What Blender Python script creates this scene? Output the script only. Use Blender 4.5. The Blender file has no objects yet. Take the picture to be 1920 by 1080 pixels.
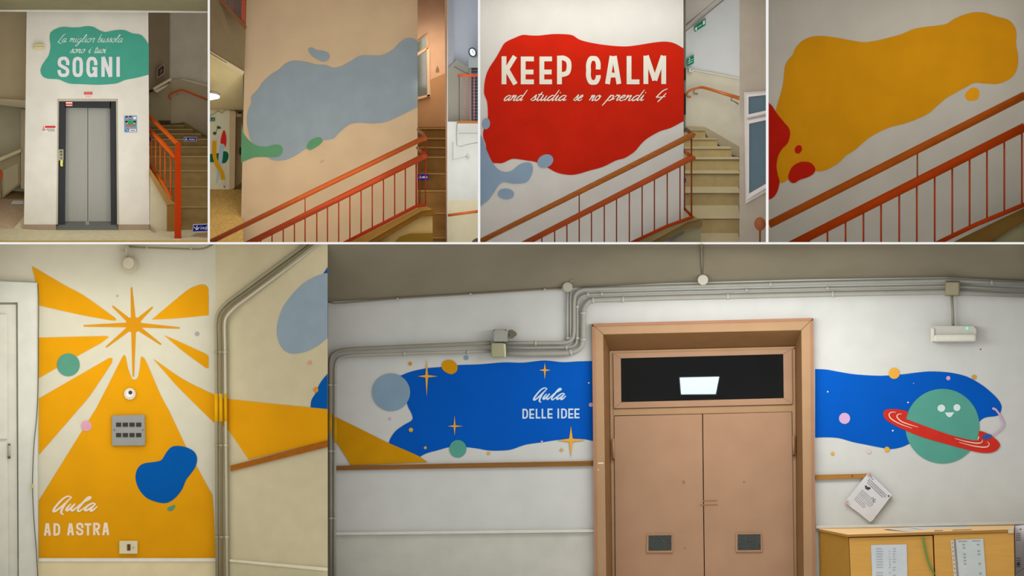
import bpy, bmesh, math, random
from mathutils import Vector, Matrix
random.seed(7)
S = bpy.context.scene
COL = S.collection

# ------------------------------------------------------------------ camera, world, lights, exposure
cam_data = bpy.data.cameras.new('camera')
cam = bpy.data.objects.new('camera', cam_data); COL.objects.link(cam)
cam_data.type = 'ORTHO'; cam_data.ortho_scale = 19.2
cam_data.clip_start = 0.1; cam_data.clip_end = 200
cam.location = (0, -30, 0); cam.rotation_euler = (math.pi/2, 0, 0)
S.camera = cam
S.view_settings.view_transform = 'Standard'
S.view_settings.look = 'None'
S.view_settings.exposure = 0.0
S.view_settings.gamma = 1.0
S.view_settings.use_curve_mapping = False
w = bpy.data.worlds.new('world'); S.world = w; w.use_nodes = True
w.node_tree.nodes['Background'].inputs[0].default_value = (1.0, 0.985, 0.96, 1)
w.node_tree.nodes['Background'].inputs[1].default_value = 0.92

def px(x, y, d=0.0):
    """a point of the wall grid (100 grid units to the metre, y down) at depth d"""
    return Vector(((x-960)/100.0, d, (540-y)/100.0))

def lamp(x, y, d, tx, ty, td, sx, sy, power, col=(1, 1, 1), spread=math.pi):
    l = bpy.data.lights.new('fill_light', 'AREA'); l.shape = 'RECTANGLE'
    l.size = sx; l.size_y = sy; l.energy = power; l.color = col; l.spread = spread
    o = bpy.data.objects.new('fill_light', l); COL.objects.link(o)
    o.location = px(x, y, d)
    o.rotation_euler = (px(tx, ty, td) - px(x, y, d)).to_track_quat('-Z', 'Y').to_euler()
    return o
# soft unseen fill lights, added to brighten each room; the last hangs in front
lamp(165, 290, -1.15, 165, 290, 0.0, 2.0, 2.0, 6, (.97, 1, .95))
lamp(610, 330, -1.15, 610, 330, .8, 2.4, 1.4, 22, (1, .88, .70))
lamp(808, 110, 1.1, 808, 200, 2.1, .35, 1.4, 8, (1, .88, .74))
lamp(868, 230, -.7, 868, 260, .9, .4, 3.4, 15, (.98, .99, 1))
lamp(1110, 12, -1.05, 1110, 90, 0.0, 3.6, .3, 22, (1, 1, .97))
lamp(1335, 150, 0.2, 1335, 200, 2.0, .7, 2.0, 17, (.97, .99, 1))
lamp(1760, 60, -1.1, 1760, 150, .9, 2.6, .8, 11, (.99, 1, .97))
lamp(200, 690, -1.15, 200, 730, 0.0, 3.6, 3.4, 34, (1, .99, .90))
lamp(1400, 580, -2.6, 1400, 930, 0.0, 5.2, 1.2, 190, (1, 1, .98))

# ------------------------------------------------------------------ materials
def lin(c):
    c = c/255.0
    return c/12.92 if c <= .04045 else ((c+.055)/1.055)**2.4
MATS = {}
ROOM = 1.0     # how bright the room is lit: paints of a bright room need less albedo
def mat(name, rgb, E=.8, rough=.7, metal=0.0, grain=.05, scale=3.0, bump=.15, bscale=60, emit=None, kind=None, spec=.05):
    if name in MATS: return MATS[name]
    m = bpy.data.materials.new(name); m.use_nodes = True; nt = m.node_tree
    b = nt.nodes['Principled BSDF']
    alb = [min(.93, lin(c)/(E*ROOM)) for c in rgb]
    b.inputs['Roughness'].default_value = rough
    b.inputs['Metallic'].default_value = metal
    b.inputs['Specular IOR Level'].default_value = spec
    tc = nt.nodes.new('ShaderNodeTexCoord')
    n = nt.nodes.new('ShaderNodeTexNoise'); n.inputs['Scale'].default_value = scale
    n.inputs['Detail'].default_value = 5
    r = nt.nodes.new('ShaderNodeMapRange')
    r.inputs['From Min'].default_value = .3; r.inputs['From Max'].default_value = .7
    r.inputs['To Min'].default_value = 1-grain; r.inputs['To Max'].default_value = 1+grain
    v = nt.nodes.new('ShaderNodeVectorMath'); v.operation = 'SCALE'
    v.inputs[0].default_value = alb
    src = tc.outputs['Object']
    if kind == 'wood':
        mp = nt.nodes.new('ShaderNodeMapping'); mp.inputs['Scale'].default_value = (.6, 6, 9)
        nt.links.new(src, mp.inputs[0]); src = mp.outputs[0]
    if kind == 'steel':
        mp = nt.nodes.new('ShaderNodeMapping'); mp.inputs['Scale'].default_value = (30, 1, .6)
        nt.links.new(src, mp.inputs[0]); src = mp.outputs[0]
    nt.links.new(src, n.inputs['Vector'])
    nt.links.new(n.outputs[0], r.inputs[0]); nt.links.new(r.outputs[0], v.inputs['Scale'])
    nt.links.new(v.outputs[0], b.inputs['Base Color'])
    if kind == 'speckle':
        vo = nt.nodes.new('ShaderNodeTexNoise'); vo.inputs['Scale'].default_value = 55
        vo.inputs['Detail'].default_value = 2
        r2 = nt.nodes.new('ShaderNodeMapRange'); r2.inputs['From Min'].default_value = .38; r2.inputs['From Max'].default_value = .62
        r2.inputs['To Min'].default_value = .72; r2.inputs['To Max'].default_value = 1.25
        nt.links.new(tc.outputs['Object'], vo.inputs['Vector']); nt.links.new(vo.outputs[0], r2.inputs[0])
        v2 = nt.nodes.new('ShaderNodeVectorMath'); v2.operation = 'SCALE'
        nt.links.new(v.outputs[0], v2.inputs[0]); nt.links.new(r2.outputs[0], v2.inputs['Scale'])
        nt.links.new(v2.outputs[0], b.inputs['Base Color'])
    if bump:
        n2 = nt.nodes.new('ShaderNodeTexNoise'); n2.inputs['Scale'].default_value = bscale
        bp = nt.nodes.new('ShaderNodeBump'); bp.inputs['Strength'].default_value = bump
        bp.inputs['Distance'].default_value = .004
        nt.links.new(tc.outputs['Object'], n2.inputs['Vector'])
        nt.links.new(n2.outputs[0], bp.inputs['Height']); nt.links.new(bp.outputs[0], b.inputs['Normal'])
    if emit:
        b.inputs['Emission Color'].default_value = (*[lin(c) for c in rgb], 1)
        b.inputs['Emission Strength'].default_value = emit
    MATS[name] = m
    return m
def glass_mat():
    m = bpy.data.materials.new('clear_glass'); m.use_nodes = True
    b = m.node_tree.nodes['Principled BSDF']
    b.inputs['Transmission Weight'].default_value = 1; b.inputs['Roughness'].default_value = .02
    b.inputs['Base Color'].default_value = (.85, .92, .92, 1); b.inputs['IOR'].default_value = 1.2
    return m
GLASS = glass_mat()

white_edge = mat('white_partition_paint', (246, 244, 242), E=.90, grain=.01, bump=0)
# ------------------------------------------------------------------ geometry helpers
class G:
    def __init__(s): s.v = []; s.f = []; s.sm = []
    def face(s, pts, smooth=False):
        i = len(s.v); s.v += [tuple(p) for p in pts]; s.f.append(list(range(i, i+len(pts)))); s.sm.append(smooth)
    def prism(s, pts, d=0.0, t=.05):
        """outline of grid points; d = depth of the near face (number or function of x,y, or a third value per point), t = thickness"""
        q = []
        for p in pts:
            dd = p[2] if len(p) > 2 else (d(p[0], p[1]) if callable(d) else d)
            q.append(px(p[0], p[1], dd))
        a = sum((q[i].x*q[(i+1) % len(q)].z - q[(i+1) % len(q)].x*q[i].z) for i in range(len(q)))
        if a < 0: q.reverse()
        n = len(q); i = len(s.v)
        s.v += [tuple(p) for p in q] + [(p.x, p.y+t, p.z) for p in q]
        s.f.append(list(range(i, i+n))); s.sm.append(False)
        s.f.append(list(range(i+2*n-1, i+n-1, -1))); s.sm.append(False)
        for k in range(n):
            k2 = (k+1) % n
            s.f.append([i+k, i+n+k, i+n+k2, i+k2]); s.sm.append(False)
        return s
    def rect(s, x0, y0, x1, y1, d=0.0, t=.05): return s.prism([(x0, y0), (x0, y1), (x1, y1), (x1, y0)], d, t)
    def sweep(s, pts, r, seg=10, closed_ends=True):
        """round tube through world points; r number or list"""
        P = [Vector(p) for p in pts]; n = len(P)
        R = r if isinstance(r, (list, tuple)) else [r]*n
        T = []
        for i in range(n):
            a = P[min(i+1, n-1)] - P[max(i-1, 0)]; T.append(a.normalized())
        up = Vector((0, 1, 0)) if abs(T[0].y) < .9 else Vector((0, 0, 1))
        N = (up - T[0]*up.dot(T[0])).normalized(); base = len(s.v)
        for i in range(n):
            N = (N - T[i]*N.dot(T[i])).normalized(); B = T[i].cross(N)
            for k in range(seg):
                a = 2*math.pi*k/seg
                s.v.append(tuple(P[i] + (N*math.cos(a) + B*math.sin(a))*R[i]))
        for i in range(n-1):
            for k in range(seg):
                k2 = (k+1) % seg
                s.f.append([base+i*seg+k, base+i*seg+k2, base+(i+1)*seg+k2, base+(i+1)*seg+k]); s.sm.append(True)
        s.f.append([base+k for k in range(seg-1, -1, -1)]); s.sm.append(False)
        s.f.append([base+(n-1)*seg+k for k in range(seg)]); s.sm.append(False)
        return s
    def tube(s, pts, r, seg=10):
        """r in grid units, pts (x,y,depth)"""
        return s.sweep([px(*p) for p in pts], [q/100 for q in r] if isinstance(r, (list, tuple)) else r/100, seg)
    def ribbon(s, pts, w, d=0.0, t=.004):
        """flat stroke of width w (number or list, grid units)"""
        n = len(pts); W = w if isinstance(w, (list, tuple)) else [w]*n; L = []; R = []
        for i in range(n):
            a = Vector(pts[max(i-1, 0)]); b = Vector(pts[i]); c = Vector(pts[min(i+1, n-1)])
            d1 = (b-a) if i > 0 else (c-b); d2 = (c-b) if i < n-1 else (b-a)
            if d1.length < 1e-6: d1 = d2
            if d2.length < 1e-6: d2 = d1
            d1 = d1.normalized(); d2 = d2.normalized()
            n1 = Vector((-d1.y, d1.x)); n2 = Vector((-d2.y, d2.x)); m = n1+n2
            if m.length < .3: m = n1
            m.normalize(); k = min(1/max(m.dot(n1), .35), 2.2)*W[i]/2
            L.append(b+m*k); R.append(b-m*k)
        s.k = getattr(s, 'k', 0)+1; off = (s.k % 12)*.0005
        f = (lambda x, y: d-off) if not callable(d) else (lambda x, y: d(x, y)-off)
        b = len(s.v)
        for i in range(n):
            for q in (L[i], R[i]):
                p = px(q.x, q.y, f(q.x, q.y)-i*.00002); s.v.append(tuple(p)); s.v.append((p.x, p.y+t, p.z))
        for i in range(n-1):
            a = b+4*i; c = a+4   # L front, L back, R front, R back
            for q in ((a, c, c+2, a+2), (a+1, a+3, c+3, c+1), (a, a+1, c+1, c), (a+2, c+2, c+3, a+3)): s.f.append(list(q)); s.sm.append(False)
        for a in (b, b+4*(n-1)): s.f.append([a, a+2, a+3, a+1]); s.sm.append(False)
        return s
    def disc(s, x, y, rx, ry=None, d=0.0, t=.004, n=28, rot=0):
        ry = ry or rx; c, q = math.cos(rot), math.sin(rot)
        return s.prism([(x + rx*math.cos(a)*c - ry*math.sin(a)*q, y + rx*math.cos(a)*q + ry*math.sin(a)*c)
                        for a in [2*math.pi*k/n for k in range(n)]], d, t)
    def cyl(s, x, y, r, d0, d1, n=20): return s.sweep([px(x, y, d0), px(x, y, d1)], r/100, n)
    def box3(s, a, b):
        x0, y0, z0 = a; x1, y1, z1 = b
        v = [(x0, y0, z0), (x1, y0, z0), (x1, y1, z0), (x0, y1, z0), (x0, y0, z1), (x1, y0, z1), (x1, y1, z1), (x0, y1, z1)]
        i = len(s.v); s.v += v
        for f in ((0, 3, 2, 1), (4, 5, 6, 7), (0, 1, 5, 4), (1, 2, 6, 5), (2, 3, 7, 6), (3, 0, 4, 7)):
            s.f.append([i+k for k in f]); s.sm.append(False)
        return s
    def hull(s, pts):
        bm = bmesh.new()
        for p in pts: bm.verts.new(px(*p))
        bmesh.ops.convex_hull(bm, input=bm.verts)
        bm.verts.index_update(); i = len(s.v); s.v += [tuple(v.co) for v in bm.verts]
        for f in bm.faces: s.f.append([i+v.index for v in f.verts]); s.sm.append(False)
        bm.free(); return s
    def build(s, name, m, parent=None, bevel=0, **props):
        me = bpy.data.meshes.new(name); me.from_pydata(s.v, [], s.f)
        me.polygons.foreach_set('use_smooth', s.sm); me.materials.append(m); me.update()
        if CLIP:   # nothing reaches through the partitions into the next room
            x0, x1 = (CLIP[0]-960)/100, (CLIP[1]-960)/100; z1, z0 = (540-CLIP[2])/100, (540-CLIP[3])/100
            xs = [v[0] for v in s.v]; zs = [v[2] for v in s.v]
            for over, co, no in ((min(xs) < x0, (x0, 0, 0), (-1, 0, 0)), (max(xs) > x1, (x1, 0, 0), (1, 0, 0)), (min(zs) < z0, (0, 0, z0), (0, 0, -1)), (max(zs) > z1, (0, 0, z1), (0, 0, 1))):
                if not over: continue
                bm = bmesh.new(); bm.from_mesh(me)
                r = bmesh.ops.bisect_plane(bm, geom=bm.verts[:]+bm.edges[:]+bm.faces[:], dist=1e-6, plane_co=co, plane_no=no, clear_outer=True)
                ed = [e for e in r['geom_cut'] if isinstance(e, bmesh.types.BMEdge)]
                if ed: bmesh.ops.holes_fill(bm, edges=ed, sides=0)
                bm.to_mesh(me); bm.free()
        o = bpy.data.objects.new(name, me); COL.objects.link(o)
        if parent:
            o.parent = parent; o.matrix_parent_inverse = Matrix.Identity(4)
            # parts are modelled in world space: shift them into the parent's space
            off = WORLD[parent.name]; me.transform(Matrix.Translation(-off)); WORLD[o.name] = off
        else:
            c = sum((v.co for v in me.vertices), Vector())/max(1, len(me.vertices))
            me.transform(Matrix.Translation(-c)); o.location = c; WORLD[o.name] = c
        if bevel:
            bv = o.modifiers.new('bevel', 'BEVEL'); bv.width = bevel; bv.segments = 2; bv.limit_method = 'ANGLE'
        for k, v in props.items(): o[k] = v
        return o
WORLD = {}
CLIP = None
def thing(name, label, cat, at, group=None):
    o = bpy.data.objects.new(name, None); COL.objects.link(o); o.empty_display_size = .1
    o.location = px(*at); WORLD[o.name] = px(*at)
    o['label'] = label; o['category'] = cat
    if group: o['group'] = group
    return o
def tag(label, cat, group=None):
    d = dict(label=label, category=cat)
    if group: d['group'] = group
    return d
ST = dict(kind='structure')
def smooth(pts, closed=True, n=7):
    out = []; m = len(pts); rng = range(m if closed else m-1)
    g = lambda i: Vector(pts[i % m] if closed else pts[max(0, min(m-1, i))])
    for i in rng:
        p0, p1, p2, p3 = g(i-1), g(i), g(i+1), g(i+2)
        for k in range(n):
            t = k/n
            out.append(tuple(.5*((2*p1) + (p2-p0)*t + (2*p0-5*p1+4*p2-p3)*t*t + (3*p1-p0-3*p2+p3)*t**3)))
    if not closed: out.append(tuple(pts[-1]))
    return out
def corner_smooth(pts, hard, n=6):
    """closed outline, smooth except at the indices in hard"""
    hard = sorted(hard); out = []; m = len(pts)
    for a, b in zip(hard, hard[1:]+[hard[0]+m]):
        seg = [pts[i % m] for i in range(a, b+1)]
        out += smooth(seg, False, n)[:-1] if len(seg) > 2 else [seg[0]]
    return out

# ---- lettering
def blk(ch, x0, y0, x1, y1, t):
    """block capital strokes inside a box"""
    h = t/2; w = x1-x0-t; H = y1-y0-t
    q = lambda u, v: (x0+h+u*w, y0+h+v*H)
    def P(*uv): return [q(*p) for p in uv]
    def SM(*uv): return smooth([q(*p) for p in uv], False, 6)
    e = h/H; f = h/w   # strokes run out to the box edge
    L = {
     'K': [P((0, -e), (0, 1+e)), P((1, -e), (.08, .6)), P((.2, .42), (1.05, 1+e))],
     'E': [P((1+f, 0), (0, 0), (0, 1), (1+f, 1)), P((0, .57), (.95+f, .57))],
     'P': [P((0, -e), (0, 1+e)), SM((0, 0), (.45, 0), (.9, .12), (1, .35), (.85, .6), (.45, .68), (0, .7))],
     'C': [SM((1, .5-.04), (1, .2), (.8, .03), (.5, 0), (.2, .03), (0, .25), (0, .5), (0, .75), (.2, .97), (.5, 1), (.8, .97), (1, .8), (1, .7))],
     'G': [SM((1, .4), (1, .2), (.8, .03), (.5, 0), (.2, .03), (0, .25), (0, .5), (0, .75), (.2, .97), (.5, 1), (.8, .93), (1, .75)), P((.55, .6), (1, .6), (1, 1+e))],
     'O': [SM((.5, 0), (.15, .05), (0, .25), (0, .5), (0, .75), (.15, .95), (.5, 1), (.85, .95), (1, .75), (1, .5), (1, .25), (.85, .05), (.5, 0), (.45, 0))],
     'S': [SM((1, .4), (1, .2), (.8, .03), (.5, 0), (.15, .05), (0, .22), (.1, .4), (.5, .52), (.9, .64), (1, .8), (.85, .96), (.5, 1), (.15, .96), (0, .8), (0, .68))],
     'A': [P((0, 1+e), (.4, -e)), P((1, 1+e), (.6, -e)), P((.18, .72), (.82, .72))],
     'L': [P((0, -e), (0, 1), (1+f, 1))],
     'M': [P((0, -e), (0, 1+e)), P((1, -e), (1, 1+e)), P((.03, -e), (.5, .95)), P((.97, -e), (.5, .95))],
     'N': [P((0, -e), (0, 1+e)), P((1, -e), (1, 1+e)), P((.02, -e), (.98, 1+e))],
     'I': [P((.5, -e), (.5, 1+e))],
     'D': [P((0, -e), (0, 1+e)), SM((0, 0), (.5, 0), (.9, .12), (1, .35), (1, .65), (.9, .88), (.5, 1), (0, 1))],
     'T': [P((-f, 0), (1+f, 0)), P((.5, 0), (.5, 1+e))],
     'R': [P((0, -e), (0, 1+e)), SM((0, 0), (.5, 0), (.9, .08), (1, .25), (.85, .45), (.5, .52), (0, .53)), P((.4, .53), (1, 1+e))],
    }
    return L[ch]
def block_text(parent, m, items, t, d):
    for ch, x0, y0, x1, y1 in items:
        g = G()
        for s in blk(ch, x0, y0, x1, y1, t): g.ribbon(s, t, d)
        g.build('painted_letter', m, parent)
BOWL = [(.8, .9), (.45, 1.0), (.1, .6), (.08, .12), (.35, 0), (.7, .45), (.88, .95)]
CUR = {
 'a': ([BOWL, [(.88, .98), (.76, .35), (.86, 0), (1.15, .25)]], 1.1),
 'n': ([[(0, .8), (.16, 1), (.14, .5), (.08, 0)], [(.1, .3), (.4, .9), (.62, .95), (.6, .5), (.6, .05), (.8, 0), (1.02, .25)]], 1.0),
 'm': ([[(0, .8), (.15, 1), (.1, 0)], [(.1, .3), (.35, .95), (.5, .9), (.48, 0)], [(.48, .3), (.75, .95), (.93, .9), (.9, .1), (1.1, 0), (1.25, .2)]], 1.25),
 'u': ([[(0, .85), (.12, 1), (.06, .3), (.2, 0), (.5, .3), (.66, 1)], [(.66, 1), (.6, .2), (.75, 0), (1.0, .3)]], 1.0),
 'i': ([[(0, .35), (.2, 1), (.14, .3), (.28, 0), (.55, .25)], [(.22, 1.5), (.32, 1.56)]], .55),
 'r': ([[(0, .65), (.15, 1.12), (.3, .92), (.55, .95), (.44, .35), (.52, 0), (.75, .2)]], .72),
 's': ([[(-.1, .15), (.15, .55), (.38, 1.08), (.42, .7), (.55, .3), (.35, 0), (.02, .08)], [(.35, .02), (.75, .3)]], .72),
 'o': ([[(.45, 1), (.12, .8), (.06, .2), (.38, 0), (.75, .35), (.72, .88), (.45, 1), (.6, .78), (.95, .85)]], .95),
 'e': ([[(0, .4), (.5, .6), (.6, .95), (.35, 1), (.1, .5), (.2, .05), (.5, 0), (.82, .3)]], .82),
 'd': ([BOWL, [(1.0, 2.1), (.88, 1.2), (.76, .3), (.86, 0), (1.15, .25)]], 1.12),
 'l': ([[(0, .3), (.35, 1.2), (.45, 1.85), (.3, 1.95), (.14, 1.3), (.08, .3), (.28, 0), (.6, .3)]], .6),
 'b': ([[(.25, 2.1), (.14, 1.2), (.04, .05)], [(.05, .3), (.35, .95), (.66, .8), (.6, .2), (.3, 0), (.08, .12)], [(.6, .3), (.9, .5)]], .88),
 't': ([[(.3, 1.7), (.15, .6), (.2, .05), (.38, 0), (.62, .28)], [(-.1, 1.15), (.5, 1.25)]], .62),
 'p': ([[(.22, 1.1), (.05, .1), (-.2, -1.0)], [(.08, .2), (.35, .95), (.68, .85), (.65, .3), (.4, 0), (.12, .12)], [(.6, .15), (.98, .4)]], .95),
 'g': ([BOWL, [(.88, .95), (.74, .0), (.5, -.85), (.15, -1.0), (.08, -.65), (.7, .0), (1.1, .35)]], 1.05),
 'L': ([[(1.0, 2.1), (.62, 1.95), (.3, 1.0), (.0, .05), (-.15, -.1)], [(-.15, -.1), (.25, -.05), (.6, -.3), (1.1, -.35)]], .95),
 '4': ([[(.85, 2.3), (.4, 1.9), (.08, .9), (.12, .62), (1.15, .78)], [(1.0, 1.45), (.72, .4), (.5, -.3)]], 1.1),
}
def script(g, word, x0, x1, base, xh, wd, d, slant=.62, rise=0.0):
    adv = sum(CUR[c][1] for c in word); sx = (x1-x0)/adv; cx = 0
    for c in word:
        strokes, a = CUR[c]
        for st in strokes:
            p = [(x0 + (cx+u)*sx + v*xh*slant*.75, base - v*xh + rise*((cx+u)*sx)) for u, v in st]
            p = smooth(p, False, 5) if len(p) > 2 else p
            k = len(p); ws = [wd*(.55+.6*abs(math.sin(math.pi*(i+.5)/k))) for i in range(k)]
            g.ribbon(p, ws, d)
        cx += a
AULA = [
 [(755, 180), (690, 155), (600, 200), (500, 310), (425, 415), (412, 465), (460, 455), (560, 370), (680, 250), (755, 175)],
 [(755, 175), (650, 290), (585, 400), (557, 480), (570, 515), (605, 530)],
 [(745, 310), (690, 370), (652, 430), (680, 445), (740, 390), (820, 305)],
 [(825, 305), (752, 400), (752, 445), (790, 440), (860, 370)],
 [(860, 370), (960, 290), (1080, 220), (1112, 182), (1060, 185), (960, 300), (872, 420), (890, 465), (950, 430), (1000, 380)],
 [(1205, 315), (1150, 300), (1050, 360), (1002, 430), (1040, 445), (1130, 380), (1212, 310)],
 [(1212, 310), (1130, 400), (1112, 450), (1160, 440), (1240, 360)]]
def aula(g, x0, y0, x1, y1, wd, d):
    for st in AULA:
        p = [(x0+(u-400)*(x1-x0)/845, y0+(v-150)*(y1-y0)/385) for u, v in st]
        p = smooth(p, False, 6); k = len(p)
        g.ribbon(p, [wd*(.6+.7*abs(math.sin(math.pi*(i+.5)/k))) for i in range(k)], d)

def star4(cx, cy, up, dn, lf, rt, w=2.2):
    pts = []
    for (dx, dy, L) in ((0, -1, up), (1, 0, rt), (0, 1, dn), (-1, 0, lf)):
        nx, ny = -dy, dx
        pts += [(cx+dx*L, cy+dy*L)]
        ex, ey = (dx+nx)*w, (dy+ny)*w
        pts += [(cx+ex, cy+ey)]
    return pts

# ------------------------------------------------------------------ SHELL: partitions between the six rooms
FRONT = -1.2; BACK = 3.3
def part_v(x0, x1, y0, y1, name): G().box3((px(x0, 0).x, FRONT, px(0, y1).z), (px(x1, 0).x, BACK, px(0, y0).z)).build(name, white_edge, **ST)
G().box3((px(-12, 0).x, FRONT, px(0, 458).z), (px(1932, 0).x, BACK, px(0, 454).z)).build('trim_1', white_edge, **ST)
part_v(389.5, 393.5, -4, 454, 'trim_2')
part_v(896, 900.5, -4, 454, 'trim_3')
part_v(1436, 1441, -4, 454, 'trim_4')
G().box3((px(-12, 0).x, FRONT, px(0, -2).z), (px(1932, 0).x, BACK, px(0, -12).z)).build('ceiling', white_edge, **ST)  # unseen top panel, added to enclose the rooms' light
G().box3((px(-12, 0).x, FRONT, px(0, 1092).z), (px(1932, 0).x, BACK, px(0, 1082).z)).build('floor', white_edge, **ST)  # unseen bottom panel, added to enclose the light from below
part_v(-12, -2, -4, 1084, 'wall_left_added'); part_v(1922, 1932, -4, 1084, 'wall_right_added')  # unseen side panels, added to keep light in and shade the edges
G().box3((px(-12, 0).x, BACK, px(0, 1092).z), (px(1932, 0).x, BACK+.1, px(0, -12).z)).build('wall_back', white_edge, **ST)

orange = mat('orange_rail_paint', (200, 84, 14), E=.8, rough=.35, grain=.06, spec=.12)
def railing_bars(parent, specs, m, name='baluster'):
    for (x, y0, y1, r, d) in specs:
        G().tube([(x, y0, d), (x, y1, d)], r, 8).build(name, m, parent)

ROOM = 1.1
CLIP = (-2, 389.6, -2, 454.3)
# ================================================================== ROOM 1: lift lobby
w1 = mat('lobby_white_plaster', (220, 214, 200), E=.84)
side1 = mat('stairwell_beige_plaster', (160, 148, 124), E=.42, grain=.06)
ceil1 = mat('lobby_ceiling_paint', (132, 124, 94), E=.8)
stone1 = mat('pale_stone', (190, 178, 145), E=.75, scale=8, grain=.08)
base1 = mat('taupe_baseboard', (158, 138, 116), E=.8)
G().prism([(-2, -2, -1.2), (389.5, -2, -1.2), (389.5, 22, -.35), (-2, 18, -.35)], t=.1).build('ceiling', ceil1, **ST)
G().prism([(-2, 18, -.38), (389.5, 20, -.38), (389.5, 24, -.38), (-2, 22, -.38)], t=.08).build('trim_5', w1, **ST)
# shaft block with a real recess for the lift
G().prism([(50, 22), (45, 421), (106, 421), (107.5, 185), (221, 185), (222.5, 421), (280.5, 421), (278, 22)], 0, 1.2).build('wall_lift_front', w1, **ST)
G().prism([(43.5, 421), (105, 421), (105, 433), (42.5, 432)], -.03, .2).build('baseboard_left', base1, **ST)
G().prism([(222, 421), (280, 421), (281, 432), (222, 433)], -.03, .2).build('baseboard_right', base1, **ST)
# recess walls beside the shaft
G().prism([(-2, 20), (52, 20), (52, 192), (-2, 186)], .7, .1).build('wall_upper_left', mat('soffit_taupe', (146, 132, 104), E=.5), **ST)
G().prism([(-2, 185, .6), (52, 188, .6), (50, 203, .9), (-2, 196, .9)], t=.05).build('trim_6', side1, **ST)
G().prism([(-2, 190), (52, 190), (52, 376), (-2, 376)], 1.5, .1).build('wall_corridor', mat('corridor_cream', (184, 176, 148), E=.5), **ST)
G().prism([(39, 205), (52, 205), (52, 360), (39, 352)], 1.2, .1).build('wall_pillar', side1, **ST)
# ramp parapet with sloping cap
t = thing('parapet_wall', 'low cream parapet with sloping cap and framed panel beside the lift', 'parapet', (20, 375, 1.3))
G().prism([(-2, 303), (38, 284), (38, 345), (4, 372), (-2, 372)], 1.25, .2).build('body', mat('parapet_cream', (156, 146, 118), E=.5), t)
G().prism([(-2, 296), (39, 279), (39, 285), (-2, 303)], 1.1, .35).build('cap', mat('parapet_cap', (196, 184, 152), E=.55), t)
G().prism([(6, 320), (34, 306), (34, 344), (6, 366)], 1.22, .03).build('panel', mat('parapet_panel', (170, 160, 132), E=.5), t)
t = thing('handrail_end', 'curved orange handrail tip at the lobby edge by the parapet', 'handrail', (1, 336, .9))
G().tube([(-2, 318, .9), (1, 320, .9), (3, 327, .9), (1, 336, .9), (-2, 337, .9)], 2.2).build('grip', orange, t)
G().tube([(1, 336, .9), (3, 372, .95)], .9).build('post', mat('dark_post', (95, 78, 52), E=.5), t)
# floors
brown_floor = mat('brown_lino', (140, 120, 98), E=.40, scale=12, grain=.08)
G().prism([(-2, 372, 1.4), (52, 336, 1.9), (52, 378, 1.2), (-2, 374, 1.2)], t=.1).build('floor_ramp', mat('dark_ramp', (118, 98, 66), E=.45), **ST)
G().prism([(-2, 373, 1.2), (52, 373, 1.2), (52, 434, .0), (-2, 434, 0)], t=.1).build('floor_corridor', brown_floor, **ST)
G().prism([(-2, 428, -.01), (26, 428, -.01), (45, 405, .35), (45, 431, -.02), (392, 431, -.02), (392, 456, -1.15), (-2, 456, -1.15)], t=.08).build('floor_lobby', stone1, **ST)
G().prism([(-2, 451.3, -1.15), (389, 450.8, -1.15), (389, 455, -1.19), (-2, 455, -1.19)], t=.03).build('trim_7', mat('yellow_strip', (170, 138, 66), E=.8), **ST)
G().prism([(24, 376), (44, 376), (44, 383), (20, 383)], lambda x, y: 1.2-(y-373)*.0197-.02, .01).build('floor_notice', mat('paper_white', (226, 222, 214), E=.6), **tag('white paper notice taped flat on the brown corridor floor', 'notice'))

# lift
t = thing('lift', 'steel two-leaf lift door in a dark frame under the teal mural', 'lift', (164, 430, .1))
dark = mat('charcoal_metal', (52, 52, 54), E=.7, rough=.35, grain=.04)
steel = mat('brushed_steel', (166, 164, 154), E=.98, rough=.38, metal=.25, kind='steel', grain=.04)
g = G(); g.prism([(107, 185), (110.5, 189), (108.5, 421), (105.5, 421)], lambda x, y: 0+(x-106)*.02, .15)
g.prism([(221, 185), (217.5, 189), (219.5, 421), (222.8, 421)], lambda x, y: (222-x)*.02, .15)
g.prism([(107, 185), (221, 185), (217.5, 190), (110.5, 190)], lambda x, y: (y-185)*.02, .15)
g.build('reveal', mat('lift_reveal', (196, 190, 170), E=.75), t)
G().prism([(110.5, 189.5), (124, 189.5), (122, 421), (108, 421)], .1, .2).build('frame_post', dark, t)
G().prism([(206, 189.5), (218, 189.5), (220, 421), (208, 421)], .1, .2).build('frame_post', dark, t)
G().prism([(122, 189.5), (208, 189.5), (208, 203), (122, 202)], .1, .2).build('frame_header', dark, t)
G().prism([(122.8, 201), (164, 201), (164.2, 415.5), (120.8, 415.5)], .22, .05).build('door_leaf', steel, t)
G().prism([(165, 201), (207.5, 201), (209.5, 415.5), (165.2, 415.5)], .22, .05).build('door_leaf', steel, t)
g = G()
for x in (126.5, 129, 200, 203.5): g.prism([(x, 204), (x+.5, 204), (x+.5-(.0), 414), (x, 414)], .215, .01)
g.build('leaf_groove', mat('steel_shadow_line', (140, 136, 128), E=.7), t, kind='stuff')
G().prism([(105, 415, .2), (222, 415, .2), (224, 431.5, -.04), (104, 431.5, -.04)], t=.1).build('sill', mat('sill_metal', (98, 98, 92), E=.7, rough=.4), t)
G().prism([(160, 414.5, .19), (167, 414.5, .19), (167.5, 422, .1), (160.5, 422, .1)], t=.02).build('door_guide', steel, t)
c = G().rect(109.5, 280, 119, 301, .07, .04).build('call_panel', mat('call_plate', (150, 144, 122), E=.7, rough=.35), t)
G().disc(115, 290, 1.6, d=.06, t=.02).build('button', dark, c); G().disc(115, 296.5, 1.2, d=.06, t=.02).build('button', dark, c)
G().rect(112.5, 283, 117, 286, .06, .02).build('display', mat('panel_display', (90, 86, 76), E=.7), c)
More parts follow.
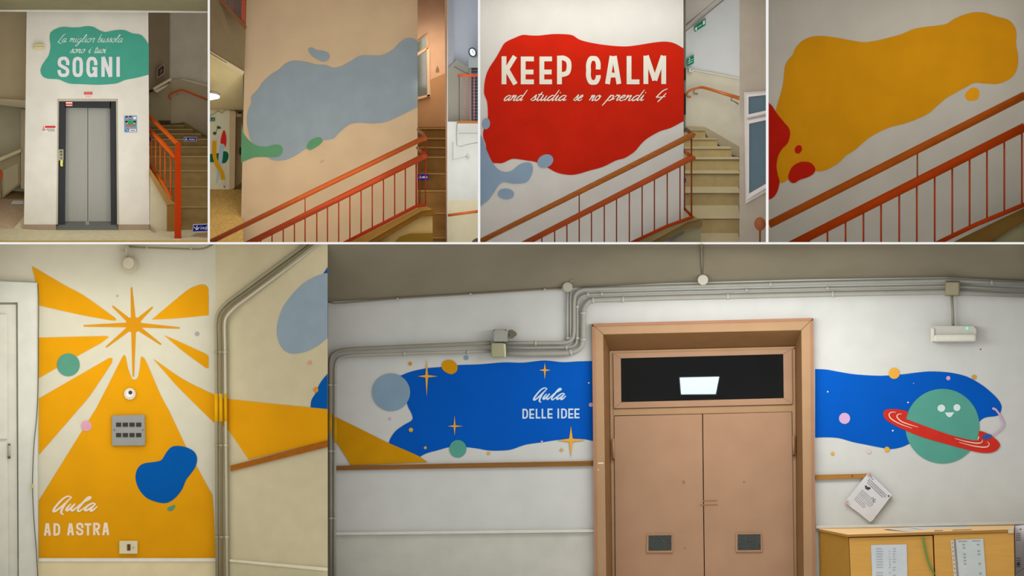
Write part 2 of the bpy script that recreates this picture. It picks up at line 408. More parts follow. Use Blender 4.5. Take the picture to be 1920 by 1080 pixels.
G().prism(smooth([(114, 300), (118, 302), (117.5, 308), (118, 311), (114.5, 312), (113, 307)]), .05, .02).build('key_tag', mat('lime_tag', (206, 206, 108), E=.75), t, label='lime green key tag')
s_ = G().rect(123, 191, 136, 199, .09, .01).build('header_sticker', mat('sticker_red', (186, 60, 62), E=.7), t, label='red and white sticker')
G().rect(123.5, 191.5, 135.5, 194, .087, .003).build('sticker_band', mat('sticker_white', (226, 214, 206), E=.75), s_)
G().rect(124, 196.8, 135.5, 198.4, .087, .003).build('sticker_band', MATS['sticker_white'], s_)

# small things on the shaft wall
t = thing('wall_speaker', 'small cream rectangular box mounted beside the teal mural', 'wall box', (73, 87, 0))
G().rect(63.5, 82, 83, 92.5, -.08, .08).build('case', mat('aged_cream_plastic', (206, 196, 146), E=.8), t, bevel=.015)
G().rect(64.5, 86.5, 82, 87.6, -.085, .01).build('groove', mat('cream_groove', (168, 156, 108), E=.8), t)
red_s = mat('sign_red', (206, 52, 50), E=.82); pale_s = mat('sign_white', (232, 226, 216), E=.85); ink = mat('sign_ink', (96, 84, 80), E=.8)
t = thing('warning_sign', 'small red and white notice above the lift header', 'sign', (165, 178, 0))
G().rect(156.5, 172, 174, 183, -.01, .01).build('plate', pale_s, t)
G().rect(157.5, 172.5, 173.3, 177.5, -.014, .004).build('red_band', red_s, t)
g = G(); [g.rect(159, y, 172, y+.7, -.016, .003) for y in (173.6, 175.6, 179.4, 181.3)]; g.build('lettering', mat('faint_print', (226, 150, 140), E=.82), t, kind='stuff')
t = thing('warning_sign', 'narrow no-entry notice with red heading beside the lift frame', 'sign', (92, 241, 0))
G().rect(80, 235, 104.5, 247.5, -.01, .01).build('plate', pale_s, t)
G().rect(84.5, 236, 104, 239.7, -.014, .004).build('red_band', red_s, t)
g = G()
for a in range(16):
    u0, u1 = a*math.pi/8, (a+1)*math.pi/8
    g.ribbon([(82.4+2.1*math.cos(u0), 243+2.1*math.sin(u0)), (82.4+2.1*math.cos(u1), 243+2.1*math.sin(u1))], .8, -.014)
g.ribbon([(80.9, 241.5), (83.9, 244.5)], .7, -.014); g.ribbon([(81.2, 239.5), (82, 236.3), (82.8, 239.5)], .7, -.014)
g.build('symbol', red_s, t)
g = G()
for y, a, b in ((241.3, 87, 102), (243.3, 87, 103), (245.3, 90, 103)):
    x = a
    while x < b: g.rect(x, y, x+1.6, y+1, -.014, .004); x += 2.3
g.build('lettering', ink, t, kind='stuff')
t = thing('safety_poster', 'blue framed poster with cartoon heads and a green board beside the lift', 'poster', (245, 233, 0))
G().rect(233, 217, 256.5, 248, -.012, .012).build('sheet', mat('poster_blue', (110, 152, 186), E=.82), t)
G().rect(236, 226.5, 254, 237, -.016, .004).build('green_board', mat('poster_green', (54, 150, 98), E=.82), t)
g = G(); g.rect(236.5, 234.5, 252, 237.5, -.019, .003); g.build('heading_band', mat('poster_orange', (206, 96, 60), E=.82), t)
g = G(); [g.disc(x, y, r, d=-.021, t=.003) for x, y, r in ((237, 228.5, 2.1), (252.5, 228.5, 2.2), (237.5, 219.5, 1.8), (244.5, 218.8, 1.8))]; g.build('printed_hair', mat('poster_black', (44, 34, 34), E=.82), t, kind='stuff')
g = G(); [g.disc(x, y, r, d=-.024, t=.003) for x, y, r in ((238.2, 231.3, 1.7), (251.7, 231.3, 1.7), (238, 222, 1.5), (244.5, 221.6, 1.5))]; g.build('printed_face', mat('poster_skin', (224, 160, 118), E=.82), t, kind='stuff')
g = G(); g.disc(238.3, 243.7, 3, d=-.016); g.build('round_symbol', mat('poster_deep_blue', (40, 96, 140), E=.82), t)
g = G(); g.rect(242.5, 242, 255, 247, -.016, .004); g.ribbon([(237, 241.5), (238.5, 244), (240, 245.5)], 1.2, -.021); g.rect(250, 219, 255.5, 223.5, -.016, .004); g.build('white_caption', pale_s, t, kind='stuff')
g = G(); g.rect(244.5, 244, 253, 245.5, -.021, .003); g.rect(242, 223.6, 247, 224.8, -.019, .003); g.build('red_print', red_s, t, kind='stuff')

# teal mural
teal = mat('teal_wall_paint', (74, 158, 136), E=.82, grain=.05)
ltr = mat('white_lettering_paint', (226, 224, 224), E=.84, grain=.02)
mu = thing('wall_mural', 'teal painted blob mural reading La miglior bussola sono i tuoi SOGNI', 'mural', (180, 105, 0))
pts = [(279, 84), (272, 73), (263, 65), (248, 62.5), (235, 57), (222, 56), (208, 58), (197, 60), (185, 56), (175, 50.5), (163, 49), (150, 51), (135, 51.5), (118, 50.5), (105, 54), (95, 61), (93, 72), (94.5, 88), (91, 104), (85, 113), (78, 124), (76, 134), (80, 143), (90, 147.5), (110, 149), (122, 154), (133, 157), (155, 158), (180, 159), (205, 158), (220, 156), (235, 150), (255, 146), (279, 140)]
G().prism(corner_smooth(pts, [0, 33]), -.006, .006).build('paint_shape', teal, mu)
block_text(mu, ltr, [('S', 108, 106, 130, 144.5), ('O', 136, 106.5, 155.5, 144.5), ('G', 162, 106.5, 182.5, 144.5), ('N', 190, 106.5, 210.5, 144), ('I', 217.5, 106.5, 225.5, 144)], 6.4, -.011)
g = G(); script(g, 'La', 109, 123.5, 79, 7.2, 1.3, -.011); script(g, 'miglior', 129, 176, 79, 7.2, 1.2, -.011); script(g, 'bussola', 182, 229, 79, 7.2, 1.2, -.011)
script(g, 'sono', 131, 158, 99, 7, 1.5, -.011); script(g, 'i', 165, 170, 99, 7, 1.5, -.011); script(g, 'tuoi', 176, 198, 99, 7, 1.5, -.011)
g.build('painted_script', mat('faded_script_paint', (196, 226, 214), E=.84), mu, kind='stuff')

# stairwell behind the railing
well = mat('stairwell_grey', (152, 144, 128), E=.34, grain=.08)
well2 = mat('stairwell_dado', (146, 134, 110), E=.42)
G().prism([(276, 20), (392, 22), (392, 300), (276, 300)], 2.3, .1).build('wall_stairwell', well, **ST)
G().prism([(276, 20, 1.9), (318, 20, 2.2), (318, 150, 2.2), (276, 172, 1.9)], t=.05).build('wall_stair_turn', mat('stairwell_brown', (120, 106, 84), E=.42), **ST)
G().prism([(318, 150), (340, 148), (360, 154), (392, 162), (392, 258), (345, 230), (318, 232)], 2.2, .1).build('wall_dado', well2, **ST)
G().prism([(276, 176), (318, 158), (318, 232), (276, 236)], 2.05, .1).build('wall_stair_pier', mat('pier_olive', (126, 116, 88), E=.42), **ST)
g = G(); g.prism([(286, 165), (320, 146), (322, 150), (289, 170)], 1.75, .3); g.prism([(289, 170), (318, 156), (310, 164), (294, 174)], 1.85, .2)
g.build('trim_8', mat('pier_cap', (176, 162, 136), E=.45), **ST)
g = G(); g.prism([(340, 147), (378, 157), (392, 160), (392, 162.5), (340, 149.2)], 2.17, .03); g.build('trim_9', mat('dado_edge', (184, 172, 150), E=.42), **ST)
G().prism([(297, 226), (320, 226), (320, 232), (302, 232)], 2.0, .05).build('baseboard_stair', mat('dark_skirting', (66, 50, 32), E=.45), **ST)
t = thing('picture_frame', 'small dark picture in a pale wooden frame high in the stairwell', 'picture', (302, 133, 1.9))
G().prism([(294, 129), (309, 118), (309, 138), (294, 148)], 1.9, .04).build('frame', mat('picture_frame_wood', (128, 112, 86), E=.42), t)
G().prism([(296.5, 130.5), (307, 122.5), (307, 136), (296.5, 144)], 1.88, .02).build('picture', mat('picture_dark', (56, 42, 44), E=.5), t)
g = G(); g.prism([(299, 133), (304, 128), (305, 133), (300, 139)], 1.87, .01); g.build('picture_motif', mat('picture_tan', (104, 84, 76), E=.5), t)
t = thing('wall_handrail', 'thin red-orange handrail bending along the stairwell dado', 'handrail', (350, 175, 2.1))
G().tube(smooth([(319, 186, 2.1), (317, 182, 2.05), (320, 176, 2.05), (330, 171.5, 2.05)], False, 4)+[(338, 169, 2.05), (342, 168.5, 2.05), (392, 188, 1.8)], 2.1).build('rail', mat('red_rail_shade', (176, 78, 36), E=.5, rough=.3), t)
G().tube([(333, 171, 2.05), (333, 178, 2.2)], .8, 6).build('bracket', side1, t)
# staircase, each step a part
stair1 = thing('staircase', 'beige stone staircase climbing behind the orange newel post', 'staircase', (345, 454, .5))
tread = mat('stair_stone', (132, 110, 68), E=.58, scale=6, grain=.1); nose = mat('stair_nosing', (170, 150, 104), E=.70)
Y = [233, 240, 248, 257, 270, 287, 308, 336, 369, 413, 454]
for k in range(len(Y)-1):
    y0, y1 = Y[k], Y[k+1]; dd = 2.1 - k*.2
    hr = (y1-y0); xr = 345+k*16 if k < 3 else 392
    top = y0; lip = y0+hr*.42 if k > 5 else y0+hr*.3
    G().prism([(278, top, dd), (xr-(10 if k < 3 else 0), top, dd), (xr, lip, dd-.2), (278, lip, dd-.2)], t=.05).prism([(278, lip), (xr, lip), (xr, y1+1), (278, y1+1)], dd-.2, .3).build('step', tread, stair1)
    G().prism([(278, lip-.2), (xr, lip-.2), (xr, lip+1.6), (278, lip+1.6)], dd-.23, .03).build('nosing', nose, stair1)
G().prism([(345, 228), (392, 258), (392, 272), (380, 268), (345, 238)], 2.0, .2).build('stringer', mat('stair_stringer_dark', (112, 92, 52), E=.45), stair1)
def floor_sign(pts, d, label, arrow, txt=None):
    t = thing('direction_sign', label, 'sign', (pts[0][0], pts[0][1], d))
    G().prism(pts, d, .012).build('border', mat('sign_edge_white', (206, 204, 204), E=.6), t)
    c = (sum(p[0] for p in pts)/4, sum(p[1] for p in pts)/4)
    q = [(c[0]+(p[0]-c[0])*.95, c[1]+(p[1]-c[1])*.84) for p in pts]
    G().prism(q, d-.005, .005).build('plate', mat('sign_navy', (22, 30, 122), E=.6), t)
    g = G(); [g.ribbon(a, wd, d-.009) for a, wd in arrow]; g.build('lettering', mat('sign_edge_white', (206, 204, 204), E=.6), t, kind='stuff')
floor_sign([(345, 257), (368.5, 257), (368.5, 264.5), (345, 264.5)], .9, 'small navy arrow sign on an upper stair riser', [([(347, 262.5), (349, 259.5), (352, 262.5)], .9), ([(349, 259.5), (349, 263)], .8)] + [([(355+i*1.9, 260.2), (355+i*1.9, 262.2)], 1.2) for i in range(6)])
floor_sign([(362.5, 420.5), (392, 419.5), (392, 434), (360.5, 435.5)], -.2, 'large navy sign with white arrow and ind on the lowest riser', [([(364, 425.5), (369, 431), (374, 426)], 1.4), ([(369.5, 423), (369, 431)], 1.7)] +
           [([(377, 426), (376.6, 430)], 1.1), ([(377.2, 423.7), (377.1, 424.6)], 1.1), ([(379, 430), (379.5, 426.5), (382, 426.5), (381.8, 430)], 1), ([(388, 423), (387.6, 430), (384.5, 430), (384.8, 426.4), (387.8, 426.4)], 1), ([(390.3, 426.5), (390, 430)], 1)])
G().prism([(280, 257), (284, 257), (284, 265), (280, 265)], .9, .02).build('direction_sign', MATS['sign_navy'], **tag('tip of a navy sign peeping past the lift wall edge', 'sign'))
# side wall of the lower flight
w1b = mat('stair_side_plaster', (186, 176, 146), E=.72)
G().prism([(281, 326), (313, 386), (313, 446), (302, 446), (281, 424)], .0, .1).build('wall_stair_side', w1b, **ST)
G().prism([(281, 422, -.02), (306, 450, -.5), (306, 456, -.6), (296, 456, -.6), (281, 434, -.02)], t=.06).build('baseboard_stair_side', base1, **ST)
G().prism([(313, 440, -.3), (392, 436, -.3), (392, 456, -1.1), (304, 456, -1.1), (306, 446, -.5)], t=.08).build('floor_stair_foot', mat('foot_stone', (150, 124, 88), E=.7), **ST)
t = thing('stair_kerb', 'brown stone kerb stepping down under the orange railing', 'kerb', (318, 445, -.2))
kerb = mat('brown_stone', (128, 92, 44), E=.7, scale=7, grain=.1)
G().prism([(281, 316), (322, 376), (329, 382), (313, 386), (281, 330)], -.15, .3).build('cap', mat('kerb_cap', (150, 116, 66), E=.7), t)
G().prism([(313, 385), (329, 382), (329, 441), (324, 444), (313, 440)], -.15, .3).build('end_block', kerb, t)
rail = thing('stair_railing', 'orange steel railing with stout square newel post beside the lift', 'railing', (334, 452, -.6))
orange1 = mat('orange_steel_lit', (216, 90, 8), E=.95, rough=.35, grain=.05, spec=.1)
G().prism([(328.5, 268), (339, 266), (340, 452), (327, 452)], -.75, .12).build('newel_post', mat('newel_orange', (184, 54, 0), E=.95, rough=.4, spec=.06), rail, bevel=.012)
G().tube([(280, 219, .3), (313, 250, -.2), (330, 267, -.65), (336, 271, -.7)], 4.2).build('handrail', orange1, rail)
G().tube([(280, 243, .3), (303, 266, -.2), (330, 296, -.65)], 4.4).build('mid_rail', orange1, rail)
G().tube([(280, 309, .3), (303, 340, -.2), (322, 372, -.5)], 2.9).build('bottom_rail', orange1, rail)
railing_bars(rail, [(284, 250, 312, 1.1, .2), (292, 258, 324, 1.2, 0), (300.5, 266, 336, 1.3, -.2), (309.5, 276, 350, 1.4, -.3), (320, 287, 367, 1.6, -.45)], orange1)

ROOM = 1.25
CLIP = (393.3, 896.2, -2, 454.3)
# ================================================================== ROOM 2: tan stair wall with the grey-blue mural
D2 = .8
tan = mat('warm_cast_wall', (192, 167, 134), E=.80, grain=.06, scale=1.6)  # beige wall with the warm cast of its light mixed into the colour
G().prism([(462, -2), (783, -2), (783, 456), (451, 456), (458, 137)], D2, .15).build('wall_mural_side', tan, **ST)
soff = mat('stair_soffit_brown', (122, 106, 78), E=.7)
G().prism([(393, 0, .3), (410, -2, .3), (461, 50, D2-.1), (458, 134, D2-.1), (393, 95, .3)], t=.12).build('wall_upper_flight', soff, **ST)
G().prism([(393, -2), (465, -2), (465, 60), (393, 60)], 1.4, .1).build('wall_beyond_upper', mat('pale_lilac_wall', (206, 188, 176), E=.5), **ST)
rail = thing('stair_railing', 'red-brown railing corner of the flight above the corridor', 'railing', (455, 50, .5))
rb = mat('red_brown_paint', (150, 66, 46), E=.62, rough=.35)
G().prism([(408, -2), (416, -2), (463, 50), (460, 57)], .25, .12).build('bottom_rail', mat('brown_rail_base', (112, 74, 44), E=.62), rail)
G().prism([(453, -2), (461, -2), (459.5, 47), (452, 40)], .3, .1).build('newel_post', rb, rail)
railing_bars(rail, [(427.5, -2, 9, .9, .35), (441, -2, 24, 1.0, .35)], rb)
cream2 = mat('corridor_ceiling_cream', (198, 184, 138), E=.62)
G().prism([(393, 96, .4), (456, 136, D2), (456, 206, 1.8), (393, 206, 1.8)], t=.1).build('ceiling_corridor', cream2, **ST)
G().prism([(393, 95, .25), (458, 134, D2-.15), (456, 141, D2-.15), (393, 104, .25)], t=.06).build('trim_10', mat('ledge_cream', (186, 168, 132), E=.62), **ST)
G().prism([(393, 97.5, .23), (452, 133, D2-.17), (452, 135, D2-.17), (393, 99.8, .23)], t=.02).build('trim_11', mat('ledge_groove', (120, 100, 66), E=.62), **ST)
t = thing('ceiling_lamp', 'round glowing lamp on the cream corridor ceiling', 'lamp', (402, 172, 1.0))
g = G(); g.hull([(392, 170, 1.05), (398, 169.5, 1.0), (408, 171.5, 1.0), (413, 177, 1.1), (411, 180, 1.1), (393, 177, 1.05)]); g.build('housing', mat('lamp_housing_grey', (120, 106, 92), E=.62), t)
G().prism(smooth([(392, 176), (401, 176), (411, 179), (411, 184), (404, 186), (392, 187)]), .98, .1).build('diffuser', mat('lamp_diffuser', (240, 246, 250), emit=1.6), t)
whitecor = mat('corridor_white_wall', (214, 198, 170), E=.5)
G().prism([(393, 205), (430, 205), (430, 357), (393, 356)], 1.9, .1).build('wall_corridor_mural', whitecor, **ST)
G().prism([(430, 207), (442, 209), (440, 352), (430, 357)], 1.9, .1).build('wall_corridor_turn', mat('corridor_pillar', (206, 184, 146), E=.62), **ST)
G().prism([(440, 205), (456, 205), (456, 360), (440, 360)], 2.3, .1).build('wall_corridor_far', mat('corridor_far', (178, 156, 116), E=.58), **ST)
G().prism([(441, 289), (456, 286), (456, 342), (439, 352)], 2.1, .05).build('wall_corridor_dado', mat('corridor_dado', (170, 148, 106), E=.58), **ST)
G().prism([(440, 352), (452, 343), (456, 343), (456, 362), (438, 358)], 2.05, .05).build('floor_threshold', mat('threshold_dark', (120, 98, 58), E=.58), **ST)
g = G(); g.prism([(393, 201.5), (456, 201.5), (456, 205), (393, 205)], 1.75, .1); g.build('trim_12', mat('corridor_cornice', (168, 150, 108), E=.62), **ST)
g = G(); g.tube(smooth([(393, 217, 1.85), (402, 213, 1.85), (410, 208, 1.85), (417, 212, 1.85), (423, 206, 1.85), (440, 208, 1.85), (452, 211, 1.9)], False, 4), .55, 6)
g.build('ceiling_cable', mat('cable_brown', (140, 118, 84), E=.6), **tag('loose thin cable looping under the corridor cornice', 'cable'))
t = thing('wall_speaker', 'tiny dark camera box at the end of the corridor cornice', 'camera', (450, 211, 1.9))
G().rect(447, 209.5, 453, 213.5, 1.85, .1).build('case', mat('dark_device', (60, 48, 40), E=.6), t); G().rect(442, 213, 453, 219, 1.95, .05).build('bracket', mat('bracket_cream', (186, 164, 124), E=.6), t)
G().rect(449, 276, 456, 290, 2.0, .05).build('wall_socket', MATS['dark_device'], **tag('dark square device on the wall by the mural corner', 'wall box'))
t = thing('exit_sign', 'small green exit sign cut off at the corridor edge', 'sign', (398, 223, 1.88))
G().rect(393, 220.5, 403, 227, 1.87, .02).build('plate', mat('exit_green', (24, 112, 74), E=.62), t)
g = G(); g.ribbon([(399, 222), (400.5, 224.5), (399, 226)], .9, 1.865); g.ribbon([(395, 222), (396, 226)], .9, 1.865); g.build('lettering', pale_s, t, kind='stuff')
mu = thing('wall_mural', 'small corridor mural of a bent yellow pencil, paintbrush and music note', 'mural', (412, 290, 1.9))
m2 = 1.892
dg = mat('dark_green_paint', (22, 108, 78), E=.62); yl = mat('pencil_yellow_paint', (232, 164, 20), E=.62); lb = mat('pale_blue_paint', (176, 200, 214), E=.62); rd = mat('brush_red_paint', (214, 48, 44), E=.62)
G().prism(corner_smooth([(393, 289), (410, 287), (418, 284), (424, 284), (428, 288), (428, 296), (424, 304), (418, 306), (412, 303), (404, 304), (393, 304)], [0, 10]), m2, .006).build('paint_shape', dg, mu)
G().prism([(412, 272), (420, 270), (417, 300), (410, 338), (405.5, 346), (407, 320)], m2-.006, .006).build('brush_handle', lb, mu)
G().prism(smooth([(420, 244), (423.5, 252), (424.5, 264), (422.5, 276), (420, 270), (413.5, 268), (416, 252)]), m2-.012, .006).build('brush_tip', rd, mu)
g = G(); g.ribbon(smooth([(402.5, 264), (402, 278), (402.5, 294), (408, 310), (416, 324), (418.5, 337)], False, 5), 7.4, m2-.018); g.build('pencil_body', yl, mu)
G().prism([(415, 336), (422.5, 338), (422, 351), (420.5, 351)], m2-.018, .006).build('pencil_tip', pale_s, mu)
g = G(); g.disc(420.7, 350, 1.4, d=m2-.024); g.disc(402.5, 250, 3.3, 2.9, d=m2-.006); g.ribbon([(405, 249), (408, 238)], .9, m2-.006); g.prism(smooth([(407, 237), (410, 236.5), (415, 240), (410.5, 241.5), (407.5, 241)]), m2-.006, .006); g.build('music_note', mat('note_green_paint', (52, 92, 70), E=.62), mu)
g = G(); g.rect(399, 258, 407, 264, m2-.01, .006); g.build('pencil_eraser', mat('eraser_lilac', (220, 206, 200), E=.62), mu)
# floor of mustard terrazzo
G().prism([(393, 355, 1.9), (456, 355, 1.9), (456, 460, -.3), (393, 460, -.3)], t=.1).build('floor_terrazzo', mat('mustard_terrazzo', (196, 160, 92), E=.72, kind='speckle', rough=.25), **ST)
# mural
gb = mat('grey_blue_wall_paint', (134, 146, 152), E=.80, grain=.05)
gg = mat('sage_green_wall_paint', (88, 138, 100), E=.82)
mu = thing('wall_mural', 'grey-blue blob mural with green splashes on the tan stair wall', 'mural', (620, 190, D2))
pts = [(783, 78), (775, 72.5), (762, 72), (750, 79), (735, 94), (714, 104), (690, 104), (674, 105), (657, 115), (640, 124), (625, 127), (610, 122), (592, 121), (573, 116), (552, 114), (537, 118), (522, 131), (508, 140), (493, 154), (484, 167), (471, 182), (471, 193), (465, 208), (463, 228), (466, 246), (470, 262), (484, 280), (503, 296), (515, 301), (535, 300), (552, 293), (572, 280), (592, 268), (606, 263.5), (625, 260), (634, 251), (646, 240), (657, 233), (672, 230.5), (700, 231.5), (722, 229), (740, 222), (783, 201)]
G().prism(corner_smooth(pts, [0, 42]), D2-.006, .006).build('paint_shape', gb, mu)
G().prism(smooth([(577.5, 92), (585, 89), (594, 94), (608, 96), (617, 101), (617, 110), (608, 116), (596, 112), (583, 103)]), D2-.006, .006).build('paint_shape', gb, mu)
pts = [(453, 231), (457, 250), (468, 264), (482, 273), (500, 275), (514, 271.5), (526, 272.5), (530.5, 281), (527, 290), (517, 294.5), (482, 294.5), (466, 299), (452, 305)]
G().prism(corner_smooth(pts, [0, 12]), D2-.012, .006).build('paint_shape', gg, mu)
G().prism(smooth([(575, 276), (580, 265), (592, 258), (601, 258), (604.5, 265), (597, 273), (583, 281), (577, 279.5)]), D2-.012, .006).build('paint_shape', gg, mu)
G().prism(smooth([(600, 303), (606, 300), (610, 299), (605, 304), (601, 306)]), D2-.004, .004).build('wall_scuff', mat('scuff_brown', (176, 142, 104), E=.72), mu)
# right-hand stairwell of room 2
peach = mat('peach_plaster', (200, 168, 138), E=.52, grain=.07)
G().prism([(781, -2), (842, -2), (842, 250), (781, 250)], 2.1, .1).build('wall_window_side', peach, **ST)
G().prism([(781, 190, 2.05), (808, 149, 2.05), (842, 134, 2.05), (842, 244, 2.05), (781, 244, 2.05)], t=.05).build('wall_window_dado', mat('peach_dado', (178, 138, 98), E=.55), **ST)
G().prism([(834, -2), (838.5, -2), (838.5, 456), (836.5, 456)], .2, 3).build('wall_corner_pier', mat('peach_pier', (190, 150, 112), E=.72), **ST)
t = thing('stair_window', 'slanting cream window with two grey panes beside the grey-blue mural', 'window', (795, 185, 2.0))
wf = mat('cream_window_frame', (222, 188, 152), E=.68)
G().prism([(781, 80), (800, 64), (802, 64), (808, 182), (781, 189)], 2.02, .05).build('surround', wf, t)
G().prism([(781, 82), (799, 68), (799.5, 85), (781, 99)], 2.0, .02).build('pane', mat('grey_green_glass', (100, 112, 100), E=.6, rough=.1, spec=.6), t)
G().prism([(781, 107), (800, 95), (800, 176), (781, 181)], 2.0, .02).build('pane', mat('grey_green_glass_low', (96, 104, 96), E=.6, rough=.1, spec=.6), t)
g = G(); g.prism([(800, 90), (805, 88), (806, 180), (801, 182)], 1.95, .05); g.prism([(781, 101), (803, 87), (803, 91), (781, 105)], 1.95, .05); g.prism([(781, 183), (806, 177), (806, 180), (781, 187)], 1.95, .05); g.build('sash', mat('cream_sash', (232, 202, 168), E=.68), t)
g = G(); g.prism(smooth([(820, 124), (823, 130), (823, 135), (818, 136), (817, 132)]), 2.09, .005); g.build('plaster_patch', mat('patch_tan', (170, 132, 100), E=.7), **tag('small darker plaster patch above the dado by the window', 'stain'))
stair2 = thing('staircase', 'brown-lit stone steps climbing behind the tan mural wall', 'staircase', (810, 454, 1.0))
tread2 = mat('stair_stone_brown', (136, 102, 56), E=.66, scale=6, grain=.1); nose2 = mat('stair_nosing_brown', (176, 140, 84), E=.66)
for k, (a, b, c) in enumerate([(238, 241, 257), (257, 260, 273), (274, 277, 290), (291, 295, 320), (321, 326, 354), (354, 358, 398), (386, 400, 430), (430, 446, 460)]):
    dd = 2.0-.18*k
    G().prism([(781, a, dd), (836, a, dd), (836, b, dd-.18), (781, b, dd-.18)], t=.04).prism([(781, b), (836, b), (836, c+1), (781, c+1)], dd-.18, .3).build('step', tread2, stair2)
    G().prism([(781, b-1), (836, b-1), (836, b+1), (781, b+1)], dd-.21, .03).build('nosing', nose2, stair2)
t = thing('direction_sign', 'small navy sign on a riser seen through the tan-wall railing', 'sign', (792, 332, 1.0))
G().rect(782, 326.5, 803, 338, .9, .02).build('plate', MATS['sign_navy'], t)
g = G(); g.ribbon([(785, 334), (787.5, 329.5), (790, 334)], 1, .89); [g.rect(792+i*2, 330.5, 793.2+i*2, 334, .89, .005) for i in range(5)]; g.build('lettering', MATS['sign_edge_white'], t, kind='stuff')
# kerb and low wall at the bottom of room 2
G().prism([(690, 460), (792, 405), (811, 405), (811, 460)], -.2, .2).build('wall_under_kerb', mat('under_kerb_tan', (168, 140, 88), E=.78), **ST)
G().prism([(735, 460), (750, 444), (768, 438), (812, 437), (812, 460)], -.25, .05).build('floor_lower_landing', mat('landing_olive', (112, 86, 28), E=.78), **ST)
t = thing('stair_kerb', 'brown stone kerb sloping under the tan-wall railing', 'kerb', (750, 425, -.3))
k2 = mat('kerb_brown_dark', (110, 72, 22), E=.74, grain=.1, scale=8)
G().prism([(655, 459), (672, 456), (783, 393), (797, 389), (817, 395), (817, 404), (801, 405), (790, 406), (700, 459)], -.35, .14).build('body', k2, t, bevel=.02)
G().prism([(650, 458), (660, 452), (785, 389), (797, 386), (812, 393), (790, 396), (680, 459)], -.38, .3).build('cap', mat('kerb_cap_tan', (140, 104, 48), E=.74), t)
rail = thing('stair_railing', 'orange double railing in front of the grey-blue mural', 'railing', (640, 400, -.4))
o2 = mat('burnt_orange_gloss', (162, 72, 18), E=1.05, rough=.3, grain=.12, spec=.16); o2b = mat('burnt_orange_rail', (160, 58, 14), E=1.05, rough=.3, spec=.14, grain=.08)
U2 = lambda x: 425.5-(x-452)*.4895
L2 = lambda x: 454.5-(x-470)*.4965
B2 = lambda x: 449-(x-657)*.504
G().tube([(394, U2(394), -.5), (600, U2(600), -.5), (785, U2(785)+1, -.5), (793, U2(793)+1.5, -.5), (798, 260, -.45)], 4.9, 14).build('handrail', o2, rail)
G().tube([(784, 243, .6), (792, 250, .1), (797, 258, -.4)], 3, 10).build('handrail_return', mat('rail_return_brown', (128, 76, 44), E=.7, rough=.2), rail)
G().tube([(455, L2(455), -.5), (640, L2(640), -.5), (790, L2(790), -.5), (798, 292, -.45)], 5.9, 14).build('mid_rail', o2b, rail)
G().tube([(783, 277, .6), (790, 284, .1), (797, 290, -.4)], 3.2, 10).build('mid_rail_return', o2b, rail)
G().tube([(640, B2(640)+1, -.5), (783, B2(783), -.5), (797, 384, -.45)], 3.4, 10).build('bottom_rail', mat('red_orange_base', (160, 48, 16), E=1.1, rough=.4), rail)
bar2 = mat('baluster_red', (158, 46, 16), E=1.2, rough=.4)
railing_bars(rail, [(x, L2(x), min(B2(x) if x > 640 else 460, 460), 1.15, -.5) for x in (489, 510, 531, 552, 572, 594, 614, 635, 656, 677, 698, 719, 740, 760)], bar2)
railing_bars(rail, [(572, U2(572), L2(572), .9, -.5), (780.5, 300, 386, 1.6, -.5), (787, 292, 384, .9, -.2), (798, 258, 384, 1.2, -.45)], bar2)

# ---- strip 2b: cool white landing
G().box3((px(838.6, 0).x, -.2, px(0, 454).z), (px(839.4, 0).x, BACK, px(0, -2).z)).build('wall_divider', mat('divider_cool', (180, 182, 184), E=.7), **ST)
cool = mat('cool_white_plaster', (190, 194, 204), E=.58, grain=.03)
G().prism([(839, -2), (897, -2), (897, 235), (839, 235)], 1.2, .1).build('wall_landing', cool, **ST)
G().prism([(839, -2), (850, -2), (852, 230), (839, 230)], 1.05, .1).build('wall_landing_edge', mat('cool_edge', (172, 172, 176), E=.6), **ST)
G().prism([(839, 128), (856, 112), (880, 127), (897, 134), (897, 232), (839, 232)], 1.0, .1).build('wall_landing_dado', mat('landing_dado', (158, 154, 140), E=.6), **ST)
G().prism([(839, 228), (897, 228), (897, 380), (839, 380)], .7, .1).build('wall_below_landing', mat('landing_white', (206, 206, 198), E=.66), **ST)
G().prism([(839, 376), (897, 376), (897, 460), (839, 460)], .66, .1).build('wall_lower_cream', mat('landing_cream', (200, 190, 160), E=.6), **ST)
t = thing('wall_clock', 'round black-rimmed clock resting on the grey cabinet', 'clock', (886, 98, .6))
for (nm, rx, ry, d0, m_) in (('rim', 7.6, 9.2, .5, mat('clock_rim', (44, 50, 66), E=.6)), ('dial', 5.2, 7, .48, mat('clock_dial', (206, 222, 234), E=.6))): G().disc(886, 98, rx, ry, d0, .08, rot=-.35).build(nm, m_, t)
g = G(); g.ribbon([(886, 98), (887, 93)], .6, .475); g.ribbon([(886, 98), (889, 100)], .6, .475); g.build('hand', MATS['clock_rim'], t)
t = thing('storage_cabinet', 'grey metal cabinet with dark shelves behind the landing rail', 'cabinet', (890, 225, .6))
G().rect(878.5, 106, 897, 127, .6, .3).build('top_panel', mat('cabinet_grey', (138, 144, 142), E=.6), t)
G().rect(884, 127, 897, 226, .75, .2).build('body', mat('cabinet_dark', (70, 74, 84), E=.6), t)
for y in range(131, 222, 6): G().rect(884, y, 897, y+1.3, .72, .03).build('shelf', mat('cabinet_shelf', (116, 116, 118), E=.6), t)
G().rect(880, 127, 884, 226, .7, .2).build('side_rail', mat('cabinet_side', (128, 122, 112), E=.6), t)
rail = thing('stair_railing', 'orange landing railing in front of the grey cabinet', 'railing', (876, 228, .4))
G().tube([(857.5, 141.5, .4), (898, 141, .4)], 2.5).build('handrail', mat('landing_orange', (190, 78, 40), E=.68, rough=.3), rail)
